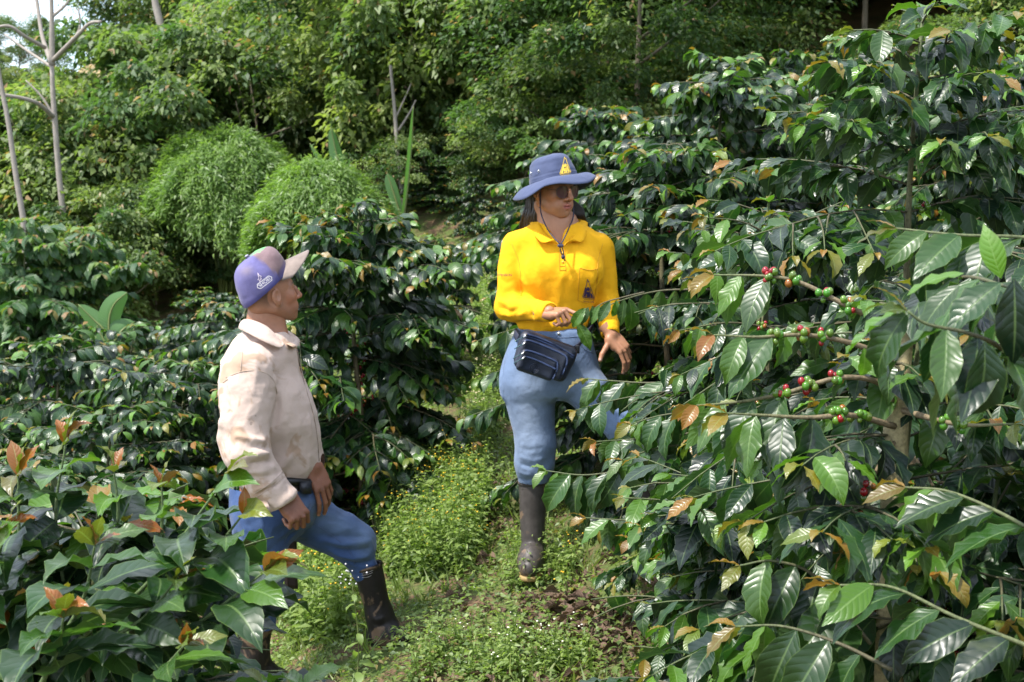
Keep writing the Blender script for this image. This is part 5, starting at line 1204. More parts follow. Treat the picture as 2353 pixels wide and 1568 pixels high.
    V = folds(V, N, [
        (wl((1196, 590, -.10), (1200, 640, -.12), (1196, 690, -.12)), .010, -.014), (wl((1206, 600, -.11), (1212, 650, -.13), (1208, 700, -.13)), .012, .006),
        (wl((1370, 600, -.10), (1374, 650, -.11), (1362, 710, -.12)), .010, -.012), (wl((1360, 610, -.12), (1362, 660, -.13), (1352, 710, -.13)), .012, .005),
        (wl((1145, 690, -.05), (1172, 700, -.10), (1192, 694, -.12)), .009, .007), (wl((1146, 706, -.05), (1176, 716, -.12), (1200, 706, -.16)), .008, -.008), (wl((1150, 720, -.05), (1182, 730, -.14), (1212, 716, -.2)), .009, .008),
        (wl((1160, 734, -.08), (1195, 740, -.18), (1225, 722, -.24)), .008, -.007), (wl((1172, 742, -.12), (1210, 744, -.2), (1240, 730, -.26)), .008, .006), (wl((1222, 700, -.2), (1232, 720, -.25), (1228, 742, -.22)), .007, .005), (wl((1238, 700, -.22), (1246, 718, -.27), (1244, 738, -.24)), .006, -.004),
        (wl((1150, 640, -.05), (1160, 650, -.07), (1180, 645, -.08)), .010, -.004), (wl((1148, 600, -.05), (1160, 610, -.07), (1178, 600, -.08)), .012, .004),
        (wl((1210, 752, -.12), (1225, 735, -.13), (1235, 700, -.13)), .010, .006), (wl((1240, 756, -.12), (1250, 735, -.13), (1252, 700, -.13)), .009, -.006), (wl((1270, 757, -.12), (1276, 735, -.13), (1272, 705, -.13)), .010, .006), (wl((1300, 756, -.12), (1304, 735, -.13), (1300, 700, -.13)), .009, -.006), (wl((1325, 756, -.11), (1328, 735, -.12), (1330, 705, -.12)), .010, .006), (wl((1290, 757, -.12), (1292, 740, -.13), (1290, 720, -.13)), .007, .004),
        (wl((1225, 600, -.13), (1232, 640, -.14), (1226, 690, -.13)), .013, -.004), (wl((1300, 640, -.13), (1296, 680, -.13), (1292, 720, -.13)), .013, -.005), (wl((1320, 560, -.1), (1345, 600, -.12), (1365, 640, -.11)), .014, .004),
        (wl((1395, 660, -.02), (1410, 680, -.04), (1420, 690, -.02)), .009, -.006), (wl((1392, 684, -.02), (1405, 700, -.05), (1418, 706, -.04)), .009, .006), (wl((1388, 726, -.04), (1402, 734, -.08), (1416, 728, -.06)), .009, -.005), (wl((1388, 745, -.06), (1402, 752, -.1), (1417, 746, -.08)), .009, .004)])
    V = relax(V, F, 1, .3); YEL = (.80, .40, .006); shirt = mesh('shirt', V, F, PIQUE, woman, col=np.tile(YEL, (len(V), 1))); TS = bvh(V, F)
    def onT(px, py, off=.006, dflt=0.): 
        p = hit(TS, px, py, off); return p if p is not None else w_(px, py, dflt)
    cm = MB()
    I1 = [w_(1238, 508, .03), w_(1240, 516, -.05), w_(1254, 536, -.085), w_(1272, 553, -.112), w_(1287, 566, -.125)]; O1 = [w_(1218, 514, .04), w_(1222, 534, -.06), w_(1236, 552, -.115), w_(1249, 560, -.128), w_(1270, 551, -.130)]
    V, F = flap(I1, O1, .004, lift=.006); cm.add(V, F, col=np.array(YEL))
    I2 = [w_(1332, 506, .03), w_(1328, 520, -.05), w_(1318, 540, -.09), w_(1306, 554, -.115), w_(1294, 566, -.125)]; O2 = [w_(1350, 514, .04), w_(1348, 532, -.06), w_(1342, 552, -.105), w_(1334, 558, -.118), w_(1316, 549, -.128)]
    V, F = flap(I2, O2, .004, lift=.006); cm.add(V, F, col=np.array(YEL))
    I3 = [w_(1238, 508, .03), w_(1262, 500, .065), w_(1305, 500, .065), w_(1332, 506, .03)]; O3 = [w_(1218, 514, .04), w_(1250, 508, .10), w_(1318, 508, .10), w_(1350, 514, .04)]
    V, F = flap(I3, O3, .004, lift=.004); cm.add(V, F, col=np.array(YEL)); cm.build('collar', PIQUE, shirt)
    DY = tuple(x*.72 for x in YEL)
    seams(TS, [[(1286, 572), (1285, 600), (1286, 621)], [(1299, 572), (1299, 600), (1300, 621)], [(1285, 612), (1300, 612)], [(1286, 621), (1300, 621)]], DY, .0010, shirt, 'placket_stitching')
    seams(TS, [[(1332, 616), (1345, 619), (1358, 621), (1373, 618)], [(1332, 616), (1330, 650), (1328, 690)], [(1373, 618), (1370, 660), (1364, 692)], [(1328, 690), (1345, 696), (1364, 692)]], DY, .0012, shirt, 'chest_pocket')
    seams(TS, [[(1176, 560), (1192, 600), (1197, 640), (1196, 680)], [(1385, 560), (1374, 600), (1372, 650)]], DY, .0010, shirt, 'armhole_seam')
    for (y, ) in ((582,), (603,)):
        p = hit(TS, 1293, y, .002)
        if p is not None: V = ICO2[0]*[.005, .0025, .005]+p; mesh('button', V, ICO2[1], plain('yellow_button', (.75, .42, .05), .3, 10, .05, 0), shirt)
    for (el_, wr_, rad) in ((e1, r1, .037), (e2, r2, .035)):
        ax = nrm(wr_-el_); v, f, _ = tube([wr_-ax*.030, wr_-ax*.026, wr_+ax*.004, wr_+ax*.007], [rad*.98, rad*1.05, rad*1.02, rad*.88], 26, cap=False); mesh('cuff', v, f, PIQUE, shirt, col=np.tile(YEL, (len(v), 1)))
    put_emblem(TS, (1351, 674), (22, 3), (-2, 31), ((.025, .015, .09), 0), shirt, 'chest_emblem') if False else put_emblem(TS, (1351, 672), (21, 2), (-1, -31), ((.025, .015, .09), 0), shirt, 'chest_emblem')
    mb = MB(); V2, F2 = textmesh('DE EXTENSION', 8.2, spacing=.9); V, F = decal(TS, V2, F2, (1152, 632.5), (.93, 0), (0, -.9), .0012); mb.add(V, F, col=np.array((.10, .05, .05))); mb.build('sleeve_lettering', THREAD, shirt, smooth=False)
    # jeans
    JD = stations([(748, 1192, 1352, YW, .118), (765, 1182, 1358, YW, .128), (800, 1166, 1366, YW, .140), (830, 1155, 1372, YW, .148), (862, 1148, 1366, YW, .145), (890, 1149, 1354, YW, .14), (915, 1150, 1340, YW, .12)])
    def jeans_w(P):
        d = prof(P, JD, 2.2, .03)
        r = rc(P, w_(1214, 885, -.02), w_(1231, 1020, -.03), .105, .074); r = smin(r, rc(P, w_(1232, 1020, -.03), w_(1228, 1062, -.02), .076, .074), .03); r = smin(r, rc(P, w_(1228, 1062, -.02), w_(1224, 1118, -.0), .072, .055), .03)
        l = rc(P, w_(1318, 862, -.02), w_(1428, 980, -.10), .094, .066); l = smin(l, rc(P, w_(1432, 972, -.12), w_(1480, 1120, -.02), .068, .055), .03)
        return smin(smin(d, r, .025), l, .025)
    V, F = surf(jeans_w, w_(1110, 1150, -.35), w_(1540, 735, .25), .0062); N = vnormals(V, F); V = V+N*(fbm(V, 7, 2, 2)*.002)[:, None]
    V = folds(V, N, [(wl((1165, 925, -.1), (1215, 935, -.14), (1265, 925, -.12)), .008, -.005), (wl((1170, 945, -.1), (1220, 950, -.14), (1270, 948, -.12)), .009, .004), (wl((1262, 870, -.1), (1278, 900, -.12), (1280, 930, -.1)), .010, -.012),
        (wl((1300, 890, -.12), (1340, 880, -.14), (1380, 862, -.12)), .008, -.007), (wl((1310, 905, -.13), (1350, 898, -.15), (1395, 880, -.14)), .009, .006), (wl((1330, 925, -.14), (1370, 918, -.16), (1410, 900, -.15)), .008, -.006), (wl((1345, 945, -.15), (1385, 940, -.17), (1425, 920, -.16)), .009, .006),
        (wl((1192, 1048, -.08), (1225, 1060, -.11), (1262, 1052, -.1)), .009, .004), (wl((1192, 1066, -.08), (1228, 1078, -.11), (1264, 1068, -.09)), .008, -.005), (wl((1192, 1084, -.06), (1225, 1094, -.1), (1262, 1086, -.08)), .008, .004), (wl((1196, 1100, -.05), (1225, 1106, -.09), (1255, 1100, -.06)), .007, -.004),
        (wl((1190, 1030, -.08), (1215, 1036, -.11), (1245, 1030, -.11)), .009, -.003), (wl((1150, 880, -.05), (1160, 930, -.07), (1172, 980, -.08)), .006, .004)])
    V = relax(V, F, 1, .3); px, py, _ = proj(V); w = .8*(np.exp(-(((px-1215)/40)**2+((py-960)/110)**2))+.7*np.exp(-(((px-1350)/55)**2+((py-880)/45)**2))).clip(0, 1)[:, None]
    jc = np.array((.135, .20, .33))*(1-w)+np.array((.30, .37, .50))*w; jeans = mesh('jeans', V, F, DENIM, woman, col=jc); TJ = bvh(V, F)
    seams(TJ, [[(1196, 768), (1230, 772), (1290, 776), (1340, 772)], [(1283, 762), (1286, 800), (1280, 850)], [(1166, 800), (1156, 860), (1160, 930), (1180, 1000)], [(1308, 918), (1350, 955), (1400, 1000)], [(1325, 770), (1340, 800), (1364, 812)], [(1350, 766), (1352, 782)], [(1330, 764), (1333, 784)], [(1240, 764), (1241, 782)]], (.16, .22, .34), .0011, jeans, 'stitched_seam')
    p = hit(TJ, 1284, 768, .003)
    if p is not None: mesh('button', ICO2[0]*[.007, .004, .007]+p, ICO2[1], METAL, jeans)
    zf = grd(w_(1222, 1300)[0], YW-.02); hh = w_(1222, 1308, -.02); hh[2] = max(hh[2], zf+.05)
    boot(w_(1224, 1106, 0), w_(1224, 1275, -.01), hh, hh+[-.012, -.125, -.006], .056, .043, woman, (.075, .065, .060), [(wl((1200, 1255, -.05), (1222, 1262, -.07), (1248, 1255, -.05)), .009, -.003)])
    zf = grd(w_(1500, 1270, .0)[0], YW); hh = w_(1492, 1262, .0); hh[2] = max(hh[2], zf+.05)
    boot(w_(1480, 1112, -.02), w_(1488, 1225, .0), hh, hh+[.06, -.09, -.004], .056, .044, woman, (.06, .05, .05), [])
    # hair: long straight strands from under the hat down behind the shoulders
    hb = MB(); rr = random.Random(8)
    for i in range(560):
        sgn = -1 if i % 3 else 1                      # -1: picture left side of her head
        a = rr.uniform(.0, 1.0)
        if sgn < 0:
            p0 = hl(-.035-.05*a, -.070+.035*a, .03); p1 = w_(1248-38*a+rr.gauss(0, 2), 468, -.05+.11*a); p2 = w_(1248-46*a+rr.gauss(0, 2), 495, -.035+.10*a); p3 = w_(1246-50*a+rr.gauss(0, 2), 518+rr.uniform(0, 6), .0+.10*a); p4 = w_(1215-15*a, 560, .13)
        else:
            p0 = hl(-.04-.04*a, .068-.03*a, .02); p1 = w_(1316+14*a+rr.gauss(0, 2), 476, .04); p2 = w_(1322+18*a+rr.gauss(0, 2), 500, .04); p3 = w_(1328+20*a+rr.gauss(0, 3), 516, .07); p4 = w_(1340+8*a, 550, .13)
        V, F, uv = tube(spline([p0, p1, p2, p3, p4], 14), np.linspace(.0042, .002, 14), 4, cap=False); hb.add(V, F)
    hb.build('hair', HAIR, woman)
    # the few hairs over the back of the skull under the hat
    # sunglasses
    g_ = MB(); lens = []
    for sg in (-1, 1):
        a = np.linspace(0, 6.283, 25)[:-1]; c = np.array([.1015, sg*.0330, -.006]); R_ = np.stack([np.zeros(24), .0265*np.sign(np.cos(a))*np.abs(np.cos(a))**.85, .0235*np.sign(np.sin(a))*np.abs(np.sin(a))**.85], -1)
        R_[:, 0] = -.0030*(np.abs(R_[:, 1])/.026)**2-np.where(R_[:, 1]*sg > 0, .010*(np.abs(R_[:, 1])/.026), 0)
        ring = np.array([hl(*(c+q)) for q in R_]); V, F, _ = tube(np.vstack([ring, ring[:2]]), .0012, 6, cap=False); g_.add(V, F)
        ctr = hl(*(c+[.002, 0, 0])); lens.append(np.vstack([ring, [ctr]]))
        V, F, _ = tube([hl(*(c+[-.010, sg*.0265, .008])), hl(.06, sg*.073, .004), hl(-.01, sg*.076, .004), hl(-.03, sg*.074, -.008)], .0011, 5); g_.add(V, F)
    V, F, _ = tube([hl(.1035, -.009, .000), hl(.108, 0, .002), hl(.1035, .009, .000)], .0013, 5); g_.add(V, F)
    gl = g_.build('sunglasses', plain('dark_gilt_frame', (.10, .07, .06), .3, 10, .05, 0, metal=.6), woman)
    lm = plain('brown_lens', (.075, .028, .035), .15, 10, .02, 0, spec=.8)
    for Vx in lens: mesh('lens', Vx, np.array([[i, (i+1) % 24, 24] for i in range(24)]), lm, gl)
    # bucket hat
    HC = w_(1272, 416, -.03); UPt = nrm(np.array([-.22, .10, 1.0])); HX = frame(np.array([1, 0, .22]), UPt)     # x right, y away, z up (leaning)
    nA = 96; aa = np.linspace(0, 2*np.pi, nA, endpoint=False)
    def crp(a, t):
        R0, R1, Hh = .0945, .079, .100
        if t < .62: q = t/.62; r = R0+(R1-R0)*q**1.3; z = Hh*.66*q
        else: q = (t-.62)/.38*math.pi/2; r = R1*math.cos(q)**.75 if q < math.pi/2-.001 else 0; z = Hh*(.66+.34*math.sin(q))
        return np.array([r*math.cos(a)*1.0, r*math.sin(a)*1.08, z])
    ts = np.linspace(0, 1, 26); G = np.array([[crp(a, t) for a in aa] for t in ts]); Vl = G.reshape(-1, 3); Fc = grid_faces(26, nA, True); N = vnormals(Vl, Fc)
    Vl = Vl+N*(fbm(Vl, 12, 4, 2)*.006)[:, None]; zr_ = Vl[:, 2]
    Vl = Vl+N*(-.0022*np.exp(-((zr_-.022)/.0022)**2)+.0016*np.exp(-((zr_-.017)/.003)**2)-.0015*np.exp(-((zr_-.080)/.002)**2))[:, None]
    HB = (.058, .074, .145); Vw = Vl@HX.T+HC; hat = mesh('bucket_hat', Vw, Fc, COTTON, woman, col=np.tile(HB, (len(Vw), 1))); m_s = hat.modifiers.new('thickness', 'SOLIDIFY'); m_s.thickness = .003; m_s.offset = -1; TH = bvh(Vw, Fc)
    tab = [(0, .068, .020), (22, .066, -.010), (45, .062, -.034), (90, .058, -.042), (135, .062, -.050), (165, .062, -.066), (180, .060, -.070), (200, .060, -.076), (222, .058, -.072), (240, .058, -.050), (255, .060, -.022), (275, .062, -.012), (300, .066, -.016), (322, .070, -.010), (340, .070, .010), (360, .068, .020)]
    ta = np.radians([t[0] for t in tab]); tr_ = np.array([t[1] for t in tab]); tz = np.array([t[2] for t in tab]); nb = 9; B = np.zeros((nb, nA+1, 3))
    ad = np.linspace(0, 2*np.pi, nA+1)
    def per(v): 
        e = np.interp(ad, ta, v); k = np.array([1, 2, 3, 2, 1])/9; return np.convolve(np.concatenate([e[-3:-1], e, e[1:3]]), k, 'valid')
    Rr, Zr = per(tr_), per(tz); UPw = HX
    for j, a in enumerate(ad):
        p0 = HX@crp(a % (2*np.pi), 0)
        for i in range(nb):
            s_ = i/(nb-1); dirw = np.array([math.cos(a), math.sin(a), 0]); p1 = np.array([math.cos(a)*.0945, math.sin(a)*.102, 0])+dirw*Rr[j]+np.array([0, 0, Zr[j]])
            B[i, j] = HC+p0*(1-s_)+p1*s_+np.array([0, 0, 1])*(.012*math.sin(math.pi*s_))
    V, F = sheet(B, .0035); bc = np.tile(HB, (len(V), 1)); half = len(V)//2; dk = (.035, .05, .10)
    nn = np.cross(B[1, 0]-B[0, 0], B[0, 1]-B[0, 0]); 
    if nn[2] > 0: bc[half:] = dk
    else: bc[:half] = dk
    brim = mesh('brim', V, F, COTTON, hat, col=bc)
    put_emblem(TH, (1298, 388), (20, -4), (-1.5, -27), ((.72, .48, .05), 0), hat, 'hat_emblem')
    for (px, py) in ((1209+29.5, 394), (1222, 399)):
        p = hit(TH, px, py, .001)
        if p is not None: V, F, _ = tube([p+[.004*math.cos(q), -.001, .004*math.sin(q)] for q in np.linspace(0, 6.6, 12)], .0013, 5); mesh('eyelet', V, F, METAL, hat)
    # chin cord with its stopper
    CORD = plain('navy_cord', (.015, .013, .035), .6, 60, .2)
    cb = MB()
    for L_ in ([hl(.02, -.078, .02), w_(1241, 470, -.07), w_(1246, 500, -.095), w_(1262, 533, -.12), w_(1287, 562, -.165)], [hl(.03, .070, .02), w_(1318, 490, -.05), w_(1309, 520, -.11), w_(1298, 545, -.145), w_(1289, 562, -.165)],
               [w_(1286, 566, -.168), w_(1290, 582, -.166), w_(1294, 592, -.160)], [w_(1290, 566, -.168), w_(1295, 580, -.166), w_(1294, 592, -.160)], [w_(1294, 590, -.162), w_(1298, 600, -.158)]):
        V, F, uv = tube(spline(L_, 18), .0026, 6); cb.add(V, F)
    cb.add(ICO2[0]*[.008, .007, .009]+w_(1294, 591, -.164), ICO2[1]); cord = cb.build('chin_cord', CORD, hat)
    V, F = surf(lambda P: rbox(P, w_(1288, 565, -.168), (.0115, .006, .006), .004), w_(1288, 565, -.168)-.02, w_(1288, 565, -.168)+.02, .0014); mesh('cord_stopper', V, F, plain('navy_plastic', (.03, .03, .06), .3), cord, col=None)

    # ================= waist bag: a thing of its own, worn on the hip
    BO = w_(1250, 818, -.205); ca, sa = math.cos(math.radians(20)), math.sin(math.radians(20))
    BX = np.stack([np.array([ca, .10, -sa]), np.array([.05, 1, 0]), np.array([sa, 0, ca])], -1); BX = np.stack([nrm(BX[:, 0]), nrm(np.cross(nrm(BX[:, 2]), nrm(BX[:, 0]))), nrm(BX[:, 2])], -1)
    bag = empty('waist_bag', BO); tag(bag, 'dark navy leather waist bag with several zips, strapped over the pale jeans', 'waist bag')
    NAVY = (.016, .021, .040)
    def bl_(V): return V@BX.T
    def bagf(P):
        tp = 1-.9*np.clip(.02-P[..., 2], 0, .1); Q = np.stack([P[..., 0]/tp, P[..., 1]+1.6*P[..., 0]**2, P[..., 2]+.9*P[..., 0]**2*0], -1)
        d = rbox(Q, (0, .0, 0), (.112, .036, .072), .030); return d+.0008*np.sin(P[..., 0]*90)*np.cos(P[..., 2]*60)
    V, F = surf(bagf, (-.14, -.09, -.1), (.14, .08, .1), .0035); local('pouch', bl_(V), F, LEATHER, bag, col=np.tile(NAVY, (len(V), 1)))
    def pk(cx, cz, hx, hz, y0, dep, nm):
        def f(P): Q = np.stack([P[..., 0], P[..., 1]+1.6*P[..., 0]**2, P[..., 2]], -1); return rbox(Q, (cx, y0, cz), (hx, dep, hz), .018)
        V, F = surf(f, (-.14, -.12, -.11), (.14, .03, .1), .0032); return local(nm, bl_(V), F, LEATHER, bag, col=np.tile(np.array(NAVY)*1.15, (len(V), 1))), bvh(bl_(V)+BO, F)
    p1, T1 = pk(-.010, -.012, .094, .058, -.030, .024, 'middle_pocket'); p2, T2 = pk(-.022, -.034, .074, .044, -.052, .020, 'front_pocket')
    def lz(pts, y, w, nm, mat, col, par=None):
        Q = spline(np.array([[p[0], y-1.6*p[0]**2-(p[2] if len(p) > 2 else 0), p[1]] for p in pts]), 26); V, F, uv = tube(Q, w, 6); return local(nm, bl_(V), F, mat, bag, col=np.tile(col, (len(V), 1)))
    ZC = (.035, .055, .13)
    lz([(-.100, .058), (-.05, .060), (.03, .054), (.10, .040)], -.034, .0042, 'zip', LEATHER, ZC); lz([(-.096, .050), (-.05, .052), (.03, .046), (.10, .032)], -.036, .0026, 'zip', LEATHER, ZC)
    lz([(-.098, .030), (-.085, .040), (-.03, .040), (.05, .034), (.074, .026), (.082, .0), (.080, -.04)], -.052, .0040, 'zip', LEATHER, ZC)
    lz([(-.090, -.006), (-.078, .005), (-.03, .006), (.035, .002), (.048, -.008), (.053, -.035), (.050, -.066)], -.070, .0038, 'zip', LEATHER, ZC)
    lz([(-.082, -.018), (-.03, -.018), (.048, -.026)], -.073, .0040, 'zip', LEATHER, ZC)
    for (x, z, y) in ((-.098, .060, -.040), (-.094, .034, -.058), (-.088, .000, -.074), (-.080, -.016, -.078)):
        V, F, _ = tube(np.array([[x, y-1.6*x*x, z], [x-.004, y-.004-1.6*x*x, z-.010], [x-.010, y-.004-1.6*x*x, z-.018]]), [.0035, .003, .0022], 6); o = local('zip_pull', bl_(V), F, METAL, bag)
        V, F, _ = tube(np.array([[x-.008, y-.005-1.6*x*x, z-.014], [x-.022, y-.004-1.6*x*x, z-.028], [x-.030, y-.002-1.6*x*x, z-.040]]), .0016, 5); local('pull_cord', bl_(V), F, plain('teal_cord', (.02, .08, .09), .5), bag)
    for r_ in (.018, .012, .006):
        V, F, _ = tube([np.array([-.030+r_*math.cos(q), -.0735-1.6*(-.030+r_*math.cos(q))**2, -.050+r_*math.sin(q)]) for q in np.linspace(0, 6.35, 26)], .0012, 5); local('round_badge', bl_(V), F, LEATHER, bag, col=np.tile(np.array(NAVY)*1.6, (len(V), 1)))
    def strap(pts, nm):
        n = 20; Q = spline(np.array(pts), n); G = Q[:, None]+np.array([.25, 0, .97])*np.linspace(-.014, .014, 4)[None, :, None]; V, F = sheet(G, .003); mesh(nm, V, F, plain('navy_webbing', (.012, .015, .035), .7, 200, .2), bag)
    strap([w_(1312, 806, -.20), w_(1328, 796, -.175), w_(1345, 772, -.14), w_(1356, 757, -.09), w_(1362, 752, .0)], 'strap'); strap([w_(1190, 778, -.17), w_(1184, 768, -.12), w_(1182, 764, -.04), w_(1186, 762, .05)], 'strap')
    V, F = surf(lambda P: rbox(P, w_(1326, 803, -.185), (.010, .005, .016), .004), w_(1326, 803, -.185)-.025, w_(1326, 803, -.185)+.025, .0025); mesh('strap_buckle', V, F, plain('black_plastic', (.01, .01, .012), .35), bag)

    # the twig she holds, its leaves hanging to the left of the fruiting bush
    P = Plant(77); f0 = foot(1757, 4.55)
    Q = spline([at(1480, 672, 4.98), at(1430, 684, 5.05), at(1380, 700, 5.12), tipR], 16); P.stem(Q, .0035, .0016, 6)
    for k, (px, py, dx, dz, L_) in enumerate([(1345, 708, -.6, -.7, .10), (1352, 706, -.35, -.8, .075), (1362, 703, .0, -1, .065), (1378, 702, -.45, -.85, .08), (1388, 698, -.1, -1, .07), (1402, 693, -.5, -.8, .09), (1416, 690, -.0, -1, .07), (1446, 686, .2, -.95, .14), (1434, 688, -.1, -.9, .10)]):
        P.leaf(at(px, py, 5.10 if px < 1400 else 5.04), nrm(np.array([dx, -.25, dz])), nrm(np.array([dx*.3+.3, -.8, .45+.1*(k % 2)])), L_, 0, .25+.3*(k % 3 == 0))
    P.leaf(tipR, nrm(np.array([.45, -.2, -.75])), nrm(np.array([.3, -.9, .2])), .12, 0, .5)
    for i, l in enumerate(P.L): P.L[i] = tuple(np.array(l[:3])-f0)+tuple(l[3:])
    P.wood.V = [v-f0 for v in P.wood.V]
    P.build('coffee_twig', 0, f0, 'leafy tip of a coffee branch held between the fingers of the woman', None, cat='branch')
# ------------------------------------------------------------------ ground cover
if 'cover' not in SKIP:
    rs = np.random.RandomState(3)
    def inview(P, m=60):
        x, y, d = proj(P); return (x > -m) & (x < W0+m) & (y < H0+m+40) & (d > .5)
    def region(n, y0, y1, x0=-4.5, x1=4.5):
        Y = y0+(y1-y0)*rs.uniform(0, 1, n)**.8; X = rs.uniform(-.42, .42, n)*Y
        P = np.stack([X, Y, g(X, Y)], -1); return P[inview(P)]
    patch = np.array([mnoise.noise(Vector((i*.37, 1, 2))) for i in range(3)])
    def dens(P, s=1.4, o=0.): return np.array([mnoise.noise(Vector((p[0]*s+o, p[1]*s, o))) for p in P])
    # low clover-like leaves
    P = region(26000, 3.3, 12.5); d = dens(P, 1.6); lit = inpoly(*proj(P)[:2], [(1280, 1410), (1480, 1400), (1500, 1480), (1280, 1480)])
    P = P[(d > -.3)*(~lit) | (d > .05)]
    n = 6; k = len(P); a = rs.uniform(0, 6.28, (k, n)); hgt = (rs.uniform(.005, .07, (k, 1))+.05*rs.uniform(0, 1, (k, n)))*np.clip(.6+dens(P, .9, 7)[:, None], .3, 1.6)
    r_ = rs.uniform(.005, .05, (k, n)); Q = np.stack([P[:, None, 0]+r_*np.cos(a), P[:, None, 1]+r_*np.sin(a), P[:, None, 2]+hgt], -1).reshape(-1, 3)
    D = nrm(np.stack([np.cos(a), np.sin(a), rs.uniform(-.5, .5, (k, n))], -1).reshape(-1, 3)); U = nrm(np.array([0, 0, 1.])+rs.normal(size=D.shape)*.35)
    rs.uniform(0,1,1); pt = np.repeat(rs.uniform(0, 1, k)*.5+np.clip(dens(P, .8, 3)+.3, 0, 1)*.5, n)
    t = np.stack([(rs.uniform(0, 1, len(D)) < .06)*.8, np.clip(pt+rs.uniform(-.2, .3, len(D)), 0, 1), np.clip(pt*.8+rs.uniform(-.3, .2, len(D)), 0, 1)], -1)
    V, F, uv, col = scatter(MIDL, Q, D, U, rs.uniform(.014, .034, len(D)), t, rs)
    tag(mesh('ground_cover', V, F, WEED, uv=uv, col=col), 'low green weeds and clover covering the ground between the rows', kind='stuff')
    # grass
    P = region(9000, 3.3, 12.5); P = P[dens(P, 1.1, 20) > -.05]; P = np.repeat(P, 5, axis=0); P[:, :2] += rs.normal(size=(len(P), 2))*.02
    D = nrm(rs.normal(size=P.shape)*[.6, .6, 0]+[0, 0, .9]); U = nrm(rs.normal(size=P.shape)+[0, 0, .2])
    t = np.stack([rs.uniform(0, .25, len(P)), rs.uniform(.3, 1, len(P)), rs.uniform(0, .8, len(P))], -1)
    blade = [quadleaf(.07, .35), quadleaf(.05, .6), quadleaf(.06, .1)]
    V, F, uv, col = scatter(blade, P, D, U, rs.uniform(.05, .13, len(P)), t, rs)
    tag(mesh('grass', V, F, WEED, uv=uv, col=col), 'thin grass blades among the weeds', kind='stuff')
    # taller flowering weeds
    def weeds(poly, n, Y0, Y1, h0, h1, name, lab, flw, fcol, leaf=.03, fs=.006):
        X = rs.uniform(-.42, .42, n*40); Y = Y0+(Y1-Y0)*rs.uniform(0, 1, n*40); X = X*Y; P = np.stack([X, Y, g(X, Y)], -1)
        P = P[inpoly(*proj(P)[:2], poly)][:n]; k = len(P)
        h = rs.uniform(h0, h1, k); lean = rs.normal(size=(k, 2))*.18
        sp, sd, su, ss, stt = [], [], [], [], []
        m = 9
        for j in range(m):
            q = (j+.6)/m; c = P+np.stack([lean[:, 0]*h*q, lean[:, 1]*h*q, h*q], -1)
            for s_ in (0, math.pi):
                a = rs.uniform(0, 6.28, k); dd = nrm(np.stack([np.cos(a+s_), np.sin(a+s_), rs.uniform(-.35, .45, k)], -1))
                sp.append(c+dd*.012); sd.append(dd); su.append(nrm(np.array([0, 0, 1.])+rs.normal(size=(k, 3))*.3)); ss.append(leaf*rs.uniform(.5, 1.3, k)*(1.2-.5*q))
                stt.append(np.stack([np.zeros(k), rs.uniform(.3, 1, k), np.clip(rs.uniform(-.1, .6, k)+q*.3, 0, 1)], -1))
        V, F, uv, col = scatter(MIDL, np.vstack(sp), np.vstack(sd), np.vstack(su), np.concatenate(ss), np.vstack(stt), rs)
        # stems: crossed slivers
        tip = P+np.stack([lean[:, 0]*h, lean[:, 1]*h, h], -1); w = .0022
        sv = np.stack([P-[w, 0, 0], P+[w, 0, 0], tip+[w*.5, 0, 0], tip-[w*.5, 0, 0], P-[0, w, 0], P+[0, w, 0], tip+[0, w*.5, 0], tip-[0, w*.5, 0]], 1).reshape(-1, 3)
        sf = (np.array([[0, 1, 2, 3], [4, 5, 6, 7]])[None]+(np.arange(k)*8)[:, None, None]).reshape(-1, 4)
        V2 = np.vstack([V, sv]); c2 = np.vstack([col, np.tile([0, .6, .3], (len(sv), 1))]); u2 = np.vstack([uv, np.zeros((len(sv), 2))+.5])
        tag(mesh(name, V2, [F, sf+len(V)], WEED, uv=u2, col=c2), lab, kind='stuff')
        # flower heads
        kf = np.where(rs.uniform(0, 1, k) < flw)[0]; pts = np.repeat(tip[kf], 3, axis=0)+rs.normal(size=(len(kf)*3, 3))*[.02, .02, .012]
        sc = fs*rs.uniform(.6, 1.2, len(pts)); FV = (ICO1[0][None]*sc[:, None, None]*[1, 1, .6]+pts[:, None]).reshape(-1, 3)
        FF = (ICO1[1][None]+(np.arange(len(pts))*len(ICO1[0]))[:, None, None]).reshape(-1, 3)
        tag(mesh(name+'_flowers', FV, FF, plain(name+'_petal', fcol, .7, 50, .2, 0)), lab.replace('leafy', 'small').split(' with ')[0]+', their tiny flower heads', kind='stuff')
    weeds([(740, 1060), (1060, 1060), (1120, 1180), (1080, 1330), (900, 1330), (860, 1180), (740, 1110)], 1900, 5.3, 7.4, .08, .28, 'flowering_weeds', 'leafy bright green weeds with yellow flowers behind the left knee of the man', .13, (.75, .46, .02), .036, .004)
    weeds([(660, 1270), (790, 1320), (800, 1470), (700, 1500), (640, 1400)], 260, 4.8, 6.5, .10, .30, 'tall_weeds', 'leafy tall weeds with rounded leaves between the two boots of the man', .1, (.7, .4, .02), .045)
    weeds([(420, 1000), (520, 980), (540, 1120), (420, 1100)], 400, 5.6, 8.5, .1, .3, 'edge_weeds', 'leafy weeds with yellow specks behind the elbow of the man', .3, (.7, .4, .02), .035)
    weeds([(1080, 640), (1140, 600), (1150, 1000), (1060, 1100), (1090, 850)], 700, 6, 12, .05, .2, 'path_weeds', 'leafy weeds with pale flowers along the path left of the woman', .15, (.6, .5, .3), .032)
    weeds([(960, 1480), (1350, 1500), (1380, 1568), (940, 1568)], 160, 3.4, 5.0, .04, .16, 'front_weeds', 'leafy weeds with small white flowers along the bottom edge', .12, (.75, .72, .6), .03, .004)
